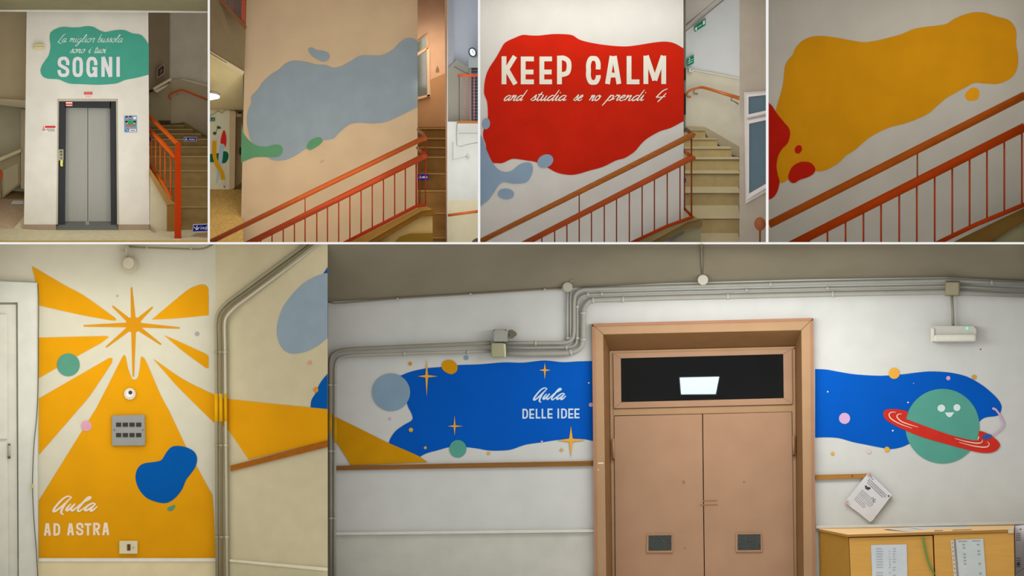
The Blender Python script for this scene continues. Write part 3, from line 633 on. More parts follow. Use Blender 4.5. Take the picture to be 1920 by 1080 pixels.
G().rect(857, 226.5, 898, 231.5, .35, .1).build('bottom_rail', mat('landing_brown', (146, 96, 46), E=.68), rail)
railing_bars(rail, [(861, 143, 227, .8, .4)], mat('landing_dark_bar', (92, 70, 62), E=.6)); railing_bars(rail, [(870.5, 143, 227, .7, .4), (880, 143, 227, .8, .4), (889, 143, 227, 1.0, .4)], mat('landing_pink_bar', (168, 92, 88), E=.6))
G().tube([(852, 125, .95), (868, 134, .95), (880, 139, .95)], .8, 6).build('wall_rail', mat('landing_wall_rail', (120, 110, 104), E=.6), **tag('thin dark handrail on the grey dado of the landing', 'handrail'))
g = G(); g.tube([(857, 230, .6), (856, 255, .6), (857, 272, .6), (862, 275, .6), (880, 270, .6), (898, 267, .6)], .7, 6); g.tube([(860, 250, .62), (898, 250, .62)], .5, 6); g.tube([(849.5, 266, .62), (849.5, 300, .62), (876, 293, .62)], .5, 6)
g.build('surface_cable', mat('cable_grey', (150, 146, 138), E=.72), **tag('thin cables looping on the white wall under the landing', 'cable'))
G().disc(876.5, 292.5, 3, d=.63, t=.06).build('cable_box', mat('cable_box_grey', (196, 194, 188), E=.74), **tag('tiny round junction box on the white landing wall', 'junction box'))
G().tube([(838, 404, .2), (898, 396, .1)], 2.7).build('wall_handrail', mat('lower_orange', (192, 96, 44), E=.72, rough=.3), **tag('straight orange handrail low on the cream landing wall', 'handrail'))
g = G(); g.hull([(883, 456, -.1), (887, 450, -.1), (893, 446.5, -.1), (898, 446, -.1), (898, 456, -.1), (886, 456, .1), (898, 448, .1)]); g.build('dark_bag', mat('dark_cloth', (84, 68, 52), E=.7), **tag('dark rounded bundle at the foot of the landing wall', 'bag'))

ROOM = 1.45
CLIP = (900.3, 1436.2, -2, 454.3)
# ================================================================== ROOM 3: KEEP CALM
w3 = mat('bright_white_plaster', (214, 211, 202), E=.84, grain=.03)
G().prism([(899, -2), (1281.5, -2), (1282, 456), (899, 456)], 0, .15).build('wall_mural_white', w3, **ST)
red = mat('red_wall_paint', (200, 34, 10), E=.86, grain=.08, rough=.45, scale=2)
sky = mat('sky_blue_wall_paint', (138, 160, 180), E=.80, grain=.04)
mu = thing('wall_mural', 'red blob mural reading KEEP CALM and studia se no prendi 4', 'mural', (1095, 195, 0))
pts = [(1282, 91), (1264, 81), (1246, 78), (1224, 80), (1200, 84), (1175, 87), (1150, 86), (1125, 83), (1103, 79), (1086, 74), (1073, 66), (1055, 64), (1035, 64), (1012, 66.5), (995, 66.5), (980, 65.5), (965, 71), (947, 80), (938, 94), (930, 108), (917, 128), (911, 143), (908, 160), (908, 176), (913, 190), (914.5, 205), (914, 230), (907, 243), (906, 256), (911, 272), (913, 290), (922, 304), (933, 306), (943, 305.5), (957, 299), (967, 298), (985, 300.5), (1005, 304), (1024, 313), (1045, 324), (1068, 328), (1085, 326), (1105, 320), (1130, 313), (1155, 301), (1172, 296), (1190, 284), (1203, 269), (1216, 258), (1238, 246), (1257, 240), (1282, 227)]
G().prism(corner_smooth(pts, [0, 51], 5), -.006, .006).build('paint_shape', red, mu)
pts = [(899, 250), (906, 262), (912, 280), (921, 300), (931, 315), (945, 322.5), (960, 320), (972, 310), (984, 305), (995, 306), (999, 316), (995, 331), (985, 342), (962, 344), (945, 341), (935, 347), (925, 362), (915, 375), (905, 383), (899, 388)]
G().prism(corner_smooth(pts, [0, 19]), -.012, .006).build('paint_shape', sky, mu)
for a in ((911.5, 232, 7.3, 10.5, .1), (1022.5, 302, 15.5, 12, -.45), (948.5, 363.5, 15, 10, .05)):
    G().disc(a[0], a[1], a[2], a[3], -.012, .006, rot=a[4]).build('paint_shape', sky, mu)
ltr3 = mat('cream_lettering_paint', (232, 226, 208), E=.84, grain=.02)
block_text(mu, ltr3, [('K', 940.5, 105.5, 970, 158), ('E', 976.5, 106, 1001, 158), ('E', 1011.5, 106, 1035, 158), ('P', 1044.5, 104.5, 1071.5, 158), ('C', 1099, 105, 1126, 159), ('A', 1134.5, 105, 1165, 157.5), ('L', 1175, 105, 1199, 158), ('M', 1206.5, 104.5, 1249, 157.5)], 9, -.011)
g = G()
for wd_, a, b in (('and', 944, 979), ('studia', 995, 1060), ('se', 1075, 1090), ('no', 1104, 1123), ('prendi', 1137, 1206), ('4', 1227, 1243)):
    script(g, wd_, a, b, 188.5, 9.6, 2.0, -.011, slant=.75)
g.build('painted_script', ltr3, mu, kind='stuff')
# pipe at the wall's edge
t = thing('corner_pipe', 'dark vertical conduit running down the edge of the red mural', 'pipe', (1284, 240, .1))
G().tube([(1283.5, -2, .12), (1284, 120, .12), (1284, 248, .12)], 2.4).build('pipe', mat('grey_green_pipe', (122, 120, 104), E=.62), t)
G().rect(1281.8, 128, 1286.2, 150, .05, .06).build('dark_clip', mat('pipe_dark', (44, 44, 34), E=.6), t); G().rect(1281.8, 176, 1286, 215, .05, .06).build('dark_sleeve', MATS['pipe_dark'], t)
# right side stairwell of room 3
up3 = mat('stairwell_cool_white', (206, 206, 202), E=.62, grain=.03)
G().prism([(1284, -2), (1388, -2), (1388, 300), (1284, 300)], 2.1, .1).build('wall_stairwell_white', up3, **ST)
G().prism([(1284, -2, 1.3), (1350, -2, 1.3), (1284, 54, 2.08)], t=.05).build('ceiling_stairwell', mat('stairwell_ceiling', (176, 168, 156), E=.6), **ST)
G().prism([(1284, 133), (1300, 132), (1345, 140), (1388, 149), (1388, 285), (1322, 240), (1284, 238)], 2.04, .05).build('wall_stairwell_dado', mat('stairwell_cream', (198, 190, 168), E=.60), **ST)
g = G(); g.prism([(1284, 131), (1300, 130), (1345, 138), (1388, 147), (1388, 149.5), (1345, 140.5), (1300, 132.5), (1284, 133.5)], 2.0, .05); g.build('trim_13', mat('dado_edge_cream', (206, 198, 178), E=.6), **ST)
cnd = mat('conduit_grey_brown', (150, 138, 124), E=.6)
for lb_, q, r in (('upper thin conduit crossing the stairwell ceiling corner', [(1284, 49, 2.0), (1345, -3, 1.3)], 1.0), ('lower thin conduit slanting above the green exit sign', [(1284, 60, 2.0), (1360, -3, 2.0)], 1.1),
                  ('bent cable dropping from the stairwell ceiling to the conduit', [(1307, -2, 1.5), (1293, 13, 1.8), (1291.5, 20, 1.9), (1295, 28, 1.9), (1293, 34, 1.9), (1284, 39, 1.95)], .9)):
    G().tube(q, r, 8).build('conduit', cnd, **tag(lb_, 'conduit'))
sg = mat('sign_green', (22, 126, 92), E=.62); wp = mat('sign_pictogram_white', (220, 232, 224), E=.62)
t = thing('exit_sign', 'slanted green emergency exit sign under the conduit', 'sign', (1312, 48, 2.0))
G().prism([(1302, 50), (1323, 34.5), (1323, 47), (1302.5, 60)], 2.0, .03).build('plate', sg, t)
g = G(); g.prism([(1303.5, 52.5), (1307, 50), (1307, 55.5), (1304, 57.5)], 1.99, .01); g.prism([(1318, 40), (1321.5, 37.5), (1321.5, 45), (1318, 47)], 1.99, .01); g.ribbon([(1309, 51), (1316, 46)], 1.2, 1.99); g.build('pictogram', wp, t, kind='stuff')
t = thing('exit_sign', 'green running-man exit sign above the small white alarm box', 'sign', (1294, 114, 2.0))
G().prism([(1288, 110.5), (1301, 102.5), (1301, 118.5), (1288, 125)], 2.0, .03).build('plate', sg, t)
g = G(); g.disc(1293, 109.5, 1, d=1.99); g.ribbon([(1293.5, 110.5), (1292.5, 113.5), (1290.5, 116)], 1, 1.99); g.ribbon([(1292.5, 113.5), (1294.5, 115.5)], .8, 1.99); g.ribbon([(1296, 112.5), (1299.5, 110.5)], 1, 1.99); g.ribbon([(1290, 119.5), (1299, 115)], .9, 1.99); g.build('pictogram', wp, t, kind='stuff')
t = thing('alarm_box', 'small white alarm box under the running-man sign', 'wall box', (1295, 131, 1.95))
G().rect(1291, 127, 1299, 135.5, 1.9, .12).build('case', mat('alarm_white', (202, 198, 188), E=.62), t, bevel=.015); G().disc(1297, 130.5, 1.6, d=1.89).build('button', mat('alarm_grey', (150, 146, 138), E=.62), t)
t = thing('wall_handrail', 'glossy orange wooden handrail bending beside the white stairs', 'handrail', (1335, 175, 1.8))
wr = mat('varnished_orange_wood', (184, 96, 38), E=.64, rough=.2, kind='wood', grain=.15, spec=.3)
G().tube(smooth([(1294, 181.5, 1.85), (1290, 181, 1.8), (1288.5, 176, 1.8), (1292, 170.5, 1.8), (1303, 166.5, 1.8), (1313, 163.8, 1.8)], False, 4)+[(1319, 164, 1.78), (1340, 170, 1.7), (1388, 184.5, 1.55)], [2.2]*20+[2.4, 2.6, 2.8, 3.6], 12).build('rail', wr, t)
for q in ([(1301, 170, 1.85), (1301, 175, 1.9), (1308, 176, 2.03)], [(1372, 183, 1.65), (1370.5, 188, 1.7), (1376, 190, 1.9), (1384, 195, 2.03)]): G().tube(q, .9, 8).build('bracket', mat('bracket_bronze', (136, 108, 86), E=.6), t)
stair3 = thing('staircase', 'pale stone staircase beside the red KEEP CALM mural', 'staircase', (1335, 454, 1.0))
tread3 = mat('stair_stone_greybeige', (146, 128, 88), E=.45, scale=6, grain=.08); tr3 = mat('stair_tread_light', (190, 174, 136), E=.66); nose3 = mat('stair_nosing_dark', (104, 84, 56), E=.6)
for k, (a, b, c, xr) in enumerate([(241, 245, 258, 1323), (258, 262, 274, 1345), (274, 279, 294, 1372), (294, 299, 319, 1388), (319, 325.5, 349, 1388), (350, 362, 385, 1388), (385, 410, 437, 1388), (437, 456, 470, 1388)]):
    dd = 2.0-.2*k
    G().prism([(1282, b), (xr-1, b), (xr, b+(c-b)*.3), (xr, c+1), (1282, c+1)], dd-.2, .3).build('step', tread3, stair3)
    G().prism([(1282, a, dd), (xr-4, a, dd), (xr, b, dd-.24), (1282, b, dd-.24)], t=.05).build('tread', tr3, stair3)
    if k > 2: G().prism([(1282, b), (xr, b-.8), (xr, b+.5), (1282, b+1.3)], dd-.22, .03).build('nosing', nose3, stair3)
G().prism([(1284, 236), (1320, 237.5), (1328, 241), (1388, 276), (1388, 294), (1376, 292), (1349, 272), (1327, 257), (1321, 245), (1284, 245)], 1.98, .06).build('stringer', mat('skirt_stone', (172, 156, 126), E=.6), stair3)
pinkw = mat('pinkish_grey_plaster', (178, 166, 150), E=.72, grain=.05)
G().prism([(1386.5, -2), (1437, -2), (1437, 456), (1386.5, 456)], .1, .2).build('wall_window_pier', pinkw, **ST)
t = thing('stair_window', 'white framed window with teal-grey glass beside the pale stairs', 'window', (1416, 370, 0))
wf3 = mat('white_window_frame', (214, 206, 198), E=.72); gl3 = mat('teal_grey_glass', (76, 104, 118), E=.8, rough=.12, spec=.6, grain=.12, scale=1.2)
G().prism([(1395, 173), (1437, 170), (1437, 360), (1398, 382)], .06, .05).build('surround', wf3, t)
g = G(); g.prism([(1399, 177), (1437, 173.5), (1437, 178), (1403.5, 181.5), (1403.5, 214.5), (1437, 207), (1437, 213), (1400, 221)], .0, .06); g.build('upper_sash', mat('white_sash', (222, 216, 210), E=.72), t)
g = G(); g.prism([(1400, 226), (1437, 219), (1437, 225), (1404.5, 232), (1404.5, 363), (1437, 344), (1437, 352), (1401, 374)], .0, .06); g.build('lower_sash', MATS['white_sash'], t)
G().prism([(1403, 181), (1437, 177), (1437, 208), (1403, 215)], .03, .02).build('pane', gl3, t)
G().prism([(1404, 231), (1437, 224), (1437, 345), (1404, 364)], .03, .02).build('pane', gl3, t)
t = thing('handrail_end', 'round brown wooden handrail knob by the window pier', 'handrail', (1430, 420, -.4))
g = G().sweep([px(1425, 420-13*math.sin(-math.pi/2+math.pi*k/10), -.4) for k in range(11)], [.11*max(.02, math.cos(-math.pi/2+math.pi*k/10)) for k in range(11)], 18)
g.build('knob', mat('brown_varnish', (158, 88, 50), E=.75, rough=.3, kind='wood', spec=.15), t)
G().tube([(1425, 430, -.4), (1425, 456, -.4)], 1.8).build('post', mat('post_brown', (122, 70, 40), E=.7), t)
# kerb, rails
G().prism([(1245, 460), (1298, 428), (1314, 424), (1314, 460)], -.2, .2).build('wall_under_kerb_cream', mat('under_kerb_grey', (146, 138, 108), E=.74), **ST)
t = thing('stair_kerb', 'grey-brown stone kerb sloping under the red-mural railing', 'kerb', (1260, 440, -.3))
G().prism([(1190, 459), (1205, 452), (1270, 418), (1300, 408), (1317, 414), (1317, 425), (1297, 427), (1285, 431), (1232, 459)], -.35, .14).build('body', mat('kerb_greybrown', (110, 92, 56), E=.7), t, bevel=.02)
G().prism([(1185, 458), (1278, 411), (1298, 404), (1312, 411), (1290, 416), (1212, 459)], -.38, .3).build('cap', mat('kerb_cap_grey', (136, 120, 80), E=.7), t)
rail = thing('stair_railing', 'golden-brown double railing in front of the red mural', 'railing', (1150, 400, -.4))
o3 = mat('golden_varnish_rail', (164, 90, 18), E=.95, rough=.22, kind='wood', grain=.14, spec=.2); o3b = mat('orange_brown_rail', (172, 72, 12), E=.95, rough=.25, grain=.1, spec=.16)
U3 = lambda x: 453-(x-900)*.4995+ (0 if x < 1170 else -(x-1170)*.008)
L3 = lambda x: 456-(x-985)*.515
B3 = lambda x: 446-(x-1204)*.47
G().tube([(893+7.6, U3(900.6), -.5), (1085, U3(1085), -.5), (1170, U3(1170), -.5), (1290, U3(1290), -.5), (1299, 253, -.5), (1302, 252.5, -.45)], [5.2, 5.2, 5.3, 5.8, 5.6, 3], 16).build('handrail', o3, rail)
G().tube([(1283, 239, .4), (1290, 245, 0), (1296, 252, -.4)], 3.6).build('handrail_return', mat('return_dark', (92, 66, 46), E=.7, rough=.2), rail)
G().tube([(970, L3(970), -.5), (1170, L3(1170), -.5), (1290, L3(1290), -.5), (1299, 296, -.5), (1302, 296, -.45)], [5.6, 5.6, 5.8, 5.6, 3], 16).build('mid_rail', o3b, rail)
G().tube([(1281, 281, .4), (1288, 287, 0), (1296, 294, -.4)], 3.8).build('mid_rail_return', o3b, rail)
G().tube([(1170, B3(1170), -.5), (1250, B3(1250), -.5), (1299, 407, -.5)], 3.3).build('bottom_rail', mat('base_rail_red', (166, 56, 14), E=1.05, rough=.4), rail)
G().tube([(1282, 390, .2), (1290, 398, -.1), (1298, 407, -.45)], 2.6).build('bottom_rail_return', MATS['base_rail_red'], rail)
bar3 = mat('baluster_orange_brown', (146, 56, 18), E=1.05, rough=.4)
railing_bars(rail, [(x, L3(x), min(460, B3(x)) if x > 1190 else 460, 1.2, -.5) for x in (994, 1016, 1040, 1063, 1086, 1109, 1133, 1156, 1180, 1204, 1227, 1251, 1275)], bar3)
railing_bars(rail, [(1086, U3(1086), L3(1086), 1.1, -.5), (1283.5, 302, 392, 1.2, -.2), (1296.5, 254, 406, 1.5, -.47)], bar3)
t = thing('direction_sign', 'tiny violet and navy tag on a riser behind the golden railing', 'sign', (1283, 338, .2))
G().rect(1280, 332, 1287, 344, .15, .02).build('plate', mat('tag_edge', (170, 150, 160), E=.7), t); G().rect(1281, 334, 1286, 342, .14, .01).build('print', mat('tag_navy', (60, 30, 90), E=.7), t)

ROOM = 1.35
CLIP = (1440.8, 1922, -2, 454.3)
# ================================================================== ROOM 4: yellow mural
D4 = .9
w4 = mat('grey_plaster', (176, 172, 160), E=.72, grain=.05, scale=1.2)
G().prism([(1440, -2), (1922, -2), (1922, 456), (1440, 456)], D4, .15).build('wall_yellow_mural', w4, **ST)
ye4 = mat('ochre_wall_paint', (192, 132, 12), E=.74, grain=.06, scale=1.5); re4 = mat('deep_red_wall_paint', (170, 26, 10), E=.74, grain=.06)
mu = thing('wall_mural', 'large ochre-yellow blob mural with red splashes on grey wall', 'mural', (1680, 180, D4))
pts = [(1458, 195), (1463, 178), (1468, 158), (1470, 140), (1472, 124), (1479, 111), (1486, 103), (1491, 91), (1504, 77), (1520, 69.5), (1540, 67.5), (1570, 71), (1597, 76), (1620, 79), (1642, 76.5), (1665, 71), (1690, 64), (1715, 54), (1740, 50), (1772, 45.5), (1790, 35), (1810, 27), (1830, 23), (1848, 24.5), (1868, 31), (1887, 36), (1899, 45), (1905.5, 60), (1905, 84), (1909, 107), (1906, 131), (1897, 145), (1884, 153), (1868, 157.5), (1845, 156.5), (1827, 155.5), (1812, 163), (1795, 172), (1776, 183), (1760, 196), (1742, 212), (1722, 222), (1695, 232), (1665, 240), (1635, 255), (1618, 268), (1602, 282), (1586, 292), (1572, 306), (1555, 316), (1540, 321), (1528, 321), (1510, 322), (1490, 330), (1476, 338), (1467, 342.5), (1458, 338), (1450, 300), (1450, 230)]
G().prism(smooth(pts, True, 5), D4-.006, .006).build('paint_shape', ye4, mu)
pts = [(1440, 192), (1448, 199), (1457, 213), (1470, 229), (1479, 240), (1481.5, 252), (1477, 268), (1466, 280), (1459, 293), (1456, 311), (1458, 326), (1461.5, 341), (1458, 358), (1450, 370), (1440, 375)]
G().prism(corner_smooth(pts, [0, 14]), D4-.012, .006).build('paint_shape', re4, mu)
G().disc(1497, 280, 6.5, 8.3, D4-.012, .006, rot=.45).build('paint_shape', re4, mu)
G().prism(smooth([(1478, 331), (1484, 315), (1495, 306), (1508, 303), (1521, 306), (1528.5, 316), (1525, 326), (1513, 333), (1500, 337), (1490, 343), (1482, 341)]), D4-.012, .006).build('paint_shape', re4, mu)
G().prism(smooth([(1825, 164), (1834, 168), (1836, 177), (1832, 186), (1820, 189), (1811, 185), (1810, 176), (1817, 168)]), D4-.006, .006).build('paint_shape', mat('ochre_dot_paint', (214, 148, 18), E=.74), mu)
rail = thing('stair_railing', 'dark orange double railing in front of the ochre mural', 'railing', (1700, 400, 0))
o4 = mat('dim_orange_rail', (156, 72, 2), E=.92, rough=.4, grain=.1, spec=.08); o4b = mat('dim_red_orange_rail', (162, 56, 0), E=.92, rough=.35, grain=.08)
U4 = lambda x: 421.5-(x-1441)*.5055
L4 = lambda x: 360.5-(x-1680)*.507
B4 = lambda x: 421-(x-1830)*.411-(.05*(x-1830) if x < 1830 else 0)
G().tube([(1441.5, U4(1441.5), -.3), (1680, U4(1680), -.3), (1922, U4(1922), -.3)], 7.6, 18).build('handrail', o4, rail)
G().tube([(1474, L4(1474), -.3), (1680, L4(1680), -.3), (1922, L4(1922), -.3)], 8.6, 18).build('mid_rail', o4b, rail)
G().tube([(1740, B4(1740)+2, -.3), (1830, B4(1830), -.3), (1922, B4(1922), -.3)], 4.3, 12).build('bottom_rail', mat('base_rail_dim', (162, 54, 4), E=1.0, rough=.4), rail)
bar4 = mat('baluster_dim', (150, 52, 14), E=.74, rough=.4)
railing_bars(rail, [(x, L4(x), min(460, B4(x)) if x > 1750 else 460, 1.75, -.3) for x in (1517, 1551.5, 1585.5, 1619, 1652, 1686, 1719, 1752.5, 1785.5, 1818, 1850.5, 1883, 1916)], bar4)
railing_bars(rail, [(1720, U4(1720), L4(1720), 1.5, -.3)], mat('baluster_brown', (130, 66, 22), E=.74, rough=.4))
t = thing('stair_kerb', 'dark olive-brown kerb under the ochre-mural railing', 'kerb', (1880, 420, 0))
G().prism([(1775, 460), (1855, 421), (1922, 389), (1922, 416), (1845, 460)], -.15, .5).build('body', mat('kerb_olive', (104, 78, 34), E=.74, grain=.1), t, bevel=.02)
G().prism([(1845, 460), (1922, 417), (1922, 460)], -.05, .5).build('wall_under_kerb_olive', mat('under_kerb_olive', (134, 130, 96), E=.74), **ST)

ROOM = 1.4
CLIP = (-2, 614.5, 457.8, 1082)
# ================================================================== ROOM 5: AD ASTRA corner
w5 = mat('warm_white_plaster', (206, 200, 178), E=.84, grain=.03)
w5r = mat('side_plaster_shaded', (196, 184, 150), E=.80, grain=.04)  # cream tone holds the darker shading of the side wall
sl = lambda x, y: -(x-404)/(614.5-404)*1.18       # the side wall comes forward
G().prism([(-2, 458), (404, 458), (405, 1048), (-2, 1048)], 0, .15).build('wall_astra', w5, **ST)
G().prism([(-2, 1048), (405, 1048), (405, 1082), (-2, 1082)], -.02, .15).build('wall_astra_dado', mat('cream_dado', (208, 194, 156), E=.72), **ST)
G().prism([(72, 1046.5), (405, 1046.5), (405, 1053), (72, 1053)], -.04, .06).build('trim_14', mat('white_ledge', (226, 222, 208), E=.84), **ST)
G().prism([(403.5, 458), (614.5, 458), (614.5, 1082), (403.5, 1082)], sl, .1).build('wall_side_angled', w5r, **ST)
G().prism([(430, 1050), (614.5, 1066), (614.5, 1082), (430, 1082)], lambda x, y: sl(x, y)-.02, .03).build('wall_side_dado', mat('olive_cream_dado', (192, 184, 150), E=.8), **ST)
G().prism([(430, 1048.5), (614.5, 1064.5), (614.5, 1071), (430, 1053)], lambda x, y: sl(x, y)-.05, .05).build('trim_15', mat('ledge_cream_white', (222, 214, 186), E=.84), **ST)
G().prism([(432, 873), (614.5, 825.5), (614.5, 838), (432, 883.5)], lambda x, y: sl(x, y)-.06, .06).build('trim_16', mat('brown_chair_rail', (150, 88, 24), E=.78, kind='wood', grain=.12), **ST)
ye5 = mat('sun_yellow_wall_paint', (216, 150, 10), E=.82, grain=.05, scale=1.5)
bl5 = mat('royal_blue_wall_paint', (0, 84, 160), E=.82, grain=.03)
tl5 = mat('sea_green_wall_paint', (84, 142, 120), E=.82); pk5 = mat('pink_wall_paint', (208, 152, 166), E=.82); lb5 = mat('dusty_blue_wall_paint', (140, 156, 166), E=.80)
mu = thing('wall_mural', 'yellow starburst mural with star and lettering Aula AD ASTRA', 'mural', (240, 780, 0))
F = -.006
for q, h in (([(60, 500), (62, 500), (120, 534), (160, 556), (217, 597), (217.5, 601), (205, 600), (150, 590), (74, 573), (72, 545), (66, 525)], [0, 1, 4, 5, 8, 9]),
             ([(73, 633), (200, 630), (204, 632), (190, 643), (150, 665), (73, 709)], [0, 1, 2, 3, 4, 5]),
             ([(73, 747), (205, 671), (211, 672), (210, 680), (170, 740), (145, 770), (73, 853)], [0, 1, 2, 3, 6]),
             ([(308, 629), (330, 638), (385, 663), (391, 668), (391, 690), (386, 690), (345, 660)], [0, 2, 3, 4, 5]),
             ([(285, 599), (310, 578), (350, 545), (368, 536), (380, 533.5), (388, 537), (391, 548), (391, 591), (330, 597)], [0, 7]),
             ([(288, 674), (295, 678), (345, 712), (404, 741), (404, 795), (378, 770), (330, 722)], [0, 3, 4, 5, 6]),
             ([(73, 938), (155, 806), (180, 766), (210, 708), (228, 672), (233, 666), (236, 670), (240, 690), (247, 709), (252, 711.5), (258, 708), (262, 690), (264, 672), (267, 669), (275, 680), (300, 738), (317, 770), (348, 836), (398, 928), (401, 970), (404, 1047), (73, 1047)], [0, 1, 2, 3, 16, 17, 18, 20, 21])):
    G().prism(corner_smooth(q, h, 5) if len(h) < len(q) else q, F, .006).build('paint_ray', ye5, mu)
tips = [(246.5, 539), (286, 576), (337, 615), (302, 646), (250, 706), (199, 651), (157, 611), (211, 574)]
c5 = (250.5, 609); pts = []
for i, p in enumerate(tips):
    a = Vector(p)-Vector(c5); n_ = Vector((-a.y, a.x)).normalized(); u = a.normalized()
    pts += [tuple(Vector(c5)+u*14-n_*4.3), tuple(Vector(p)-n_*1.4), tuple(Vector(p)+n_*1.4), tuple(Vector(c5)+u*14+n_*4.3)]
G().prism(pts, F, .006).build('painted_star', mat('amber_wall_paint', (204, 138, 18), E=.82), mu)
G().disc(128, 684, 21.5, d=F-.006, t=.006).build('paint_shape', tl5, mu)
G().disc(162, 798.5, 10, d=F-.006, t=.006).build('paint_shape', pk5, mu)
G().disc(369.5, 626, 4.3, d=F, t=.006).build('paint_shape', mat('lilac_grey_paint', (168, 156, 160), E=.82), mu)
G().disc(220, 555, 2, d=F, t=.006).build('paint_shape', MATS['lilac_grey_paint'], mu)
G().prism(smooth([(312, 848), (322, 838), (335, 836), (350, 839), (364, 847), (369.5, 860), (366, 876), (358, 888), (349, 900), (341, 918), (328, 934), (312, 943), (293, 941), (273, 932), (259, 914), (254, 894), (259, 877), (270, 869), (290, 866), (303, 862)]), F-.006, .006).build('paint_shape', bl5, mu)
G().prism(smooth([(314, 953), (320, 949), (328, 947), (327, 953), (321, 958), (315, 957)]), F-.006, .006).build('paint_shape', tl5, mu)
l5 = mat('peach_lettering_paint', (238, 218, 190), E=.84, grain=.03)
g = G(); aula(g, 99, 930, 183, 965, 3.4, -.012); g.build('painted_script', l5, mu, kind='stuff')
block_text(mu, l5, [('A', 82, 981, 95.5, 1004.5), ('D', 100, 981, 113, 1004.5), ('A', 125.5, 981, 139, 1004), ('S', 142.5, 980, 156.5, 1004), ('T', 158.5, 981, 171.5, 1004), ('R', 174.5, 980, 188, 1003.5), ('A', 191.5, 980, 205, 1003.5)], 4.4, -.012)
fr = lambda x, y: sl(x, y)-.008; fr2 = lambda x, y: sl(x, y)-.014
mu = thing('wall_mural', 'pale blue and yellow shapes mural wrapping the angled side wall', 'mural', (520, 700, -.6))
G().prism([(406, 744), (418, 747), (500, 756), (614, 767), (614, 826), (466, 861.5), (450, 838), (428, 806), (406, 789)], fr, .006).build('paint_ray', ye5, mu)
G().prism(corner_smooth([(614, 511), (590, 519), (562, 537), (532, 573), (521, 603), (519, 625), (524, 645), (534, 658), (548, 663), (570, 660), (594, 649), (614, 633)], [0, 11]), fr, .006).build('paint_shape', lb5, mu)
G().prism([(614, 501), (606, 513), (614, 512)], fr, .006).build('paint_shape', bl5, mu)
G().prism(corner_smooth([(614, 701), (606, 710), (598, 722), (593, 735), (584, 750), (582, 764), (614, 767)], [0, 5, 6]), fr, .006).build('paint_shape', bl5, mu)
G().disc(592, 731, 5, d=fr2, t=.006).build('paint_shape', mat('orange_dot_paint', (206, 140, 50), E=.8), mu)
G().disc(580, 680, 4.5, 3.6, d=fr, t=.006, rot=-.6).build('paint_shape', mat('salmon_dot_paint', (206, 150, 130), E=.8), mu)
# conduits in the corner
cp = mat('painted_conduit', (150, 144, 116), E=.76, rough=.4, grain=.06); cpl = mat('painted_conduit_light', (196, 190, 164), E=.8, rough=.4); cpd = mat('painted_conduit_dark', (128, 116, 88), E=.74, rough=.4); cpy = mat('conduit_yellow_paint', (222, 168, 16), E=.82, rough=.4)
bend = lambda q: [q[0]]+smooth(q[1:-1], False, 5)+[q[-1]]
for (nm, q, r, m_) in (('stout conduit nearest the yellow starburst in the corner', bend([(407.5, 1082, -.14), (405.5, 640, -.14), (405, 605, -.14), (411, 583, -.16), (428, 565, -.22), (575, 456, -1.0)]), 3.8, cp),
                       ('middle dark conduit of the corner bundle', bend([(416, 1082, -.2), (413.5, 640, -.2), (413.5, 600, -.2), (419, 585, -.22), (436, 567, -.28), (587, 456, -1.05)]), 3.0, cpd),
                       ('outermost pale conduit of the corner bundle', bend([(426, 1082, -.2), (422, 640, -.2), (421.5, 608, -.2), (426, 592, -.24), (442, 575, -.3), (606, 453, -1.12)]), 2.6, cpl)):
    t = thing('corner_conduit', nm, 'conduit', (q[1][0], 900, q[1][2]))
    G().tube(q, r, 10).build('pipe', m_, t)
    x_ = lambda y: q[0][0]+(q[1][0]-q[0][0])*(1082-y)/(1082-640)
    G().tube([(x_(738)+.2, 738, q[0][2]), (x_(790)+.2, 790, q[0][2])], r+.25, 10).build('yellow_band', cpy, t, label='yellow painted band')
    for y in (660, 835, 1007): G().tube([(x_(y)-.2, y-2, q[0][2]), (x_(y), y+2, q[0][2])], r+1.3, 10).build('clip', cpl if r < 3 else cp, t)
t = thing('ceiling_lamp', 'round old fitting with bracket near the top of the starburst wall', 'lamp', (243, 495, -.1))
aged = mat('aged_fitting', (186, 176, 150), E=.8)
G().cyl(243, 497, 15, -.22, 0, 24).build('base', aged, t, bevel=.03)
G().cyl(241, 493, 11, -.3, -.2, 20).build('cap', mat('aged_fitting_light', (200, 190, 164), E=.8), t, bevel=.03)
G().tube([(238, 456, -.2), (237, 470, -.2), (239, 486, -.15)], 3.2).build('arm', aged, t); G().tube([(224, 470, -.1), (240, 469, -.1)], 2.2).build('side_arm', aged, t)
t = thing('ceiling_conduit', 'thin conduit crossing above the starburst to the corner', 'conduit', (310, 463, -.08))
G().tube(bend([(242, 462, -.08), (262, 464, -.08), (330, 466, -.08), (372, 467, -.08), (388, 464, -.1), (402, 456, -.12)]), 1.8).build('pipe', mat('shadowed_conduit', (140, 130, 100), E=.78), t)
for x in (275, 358): G().tube([(x-2, 465, -.08), (x+2, 465.2, -.08)], 2.8).build('clip', aged, t)
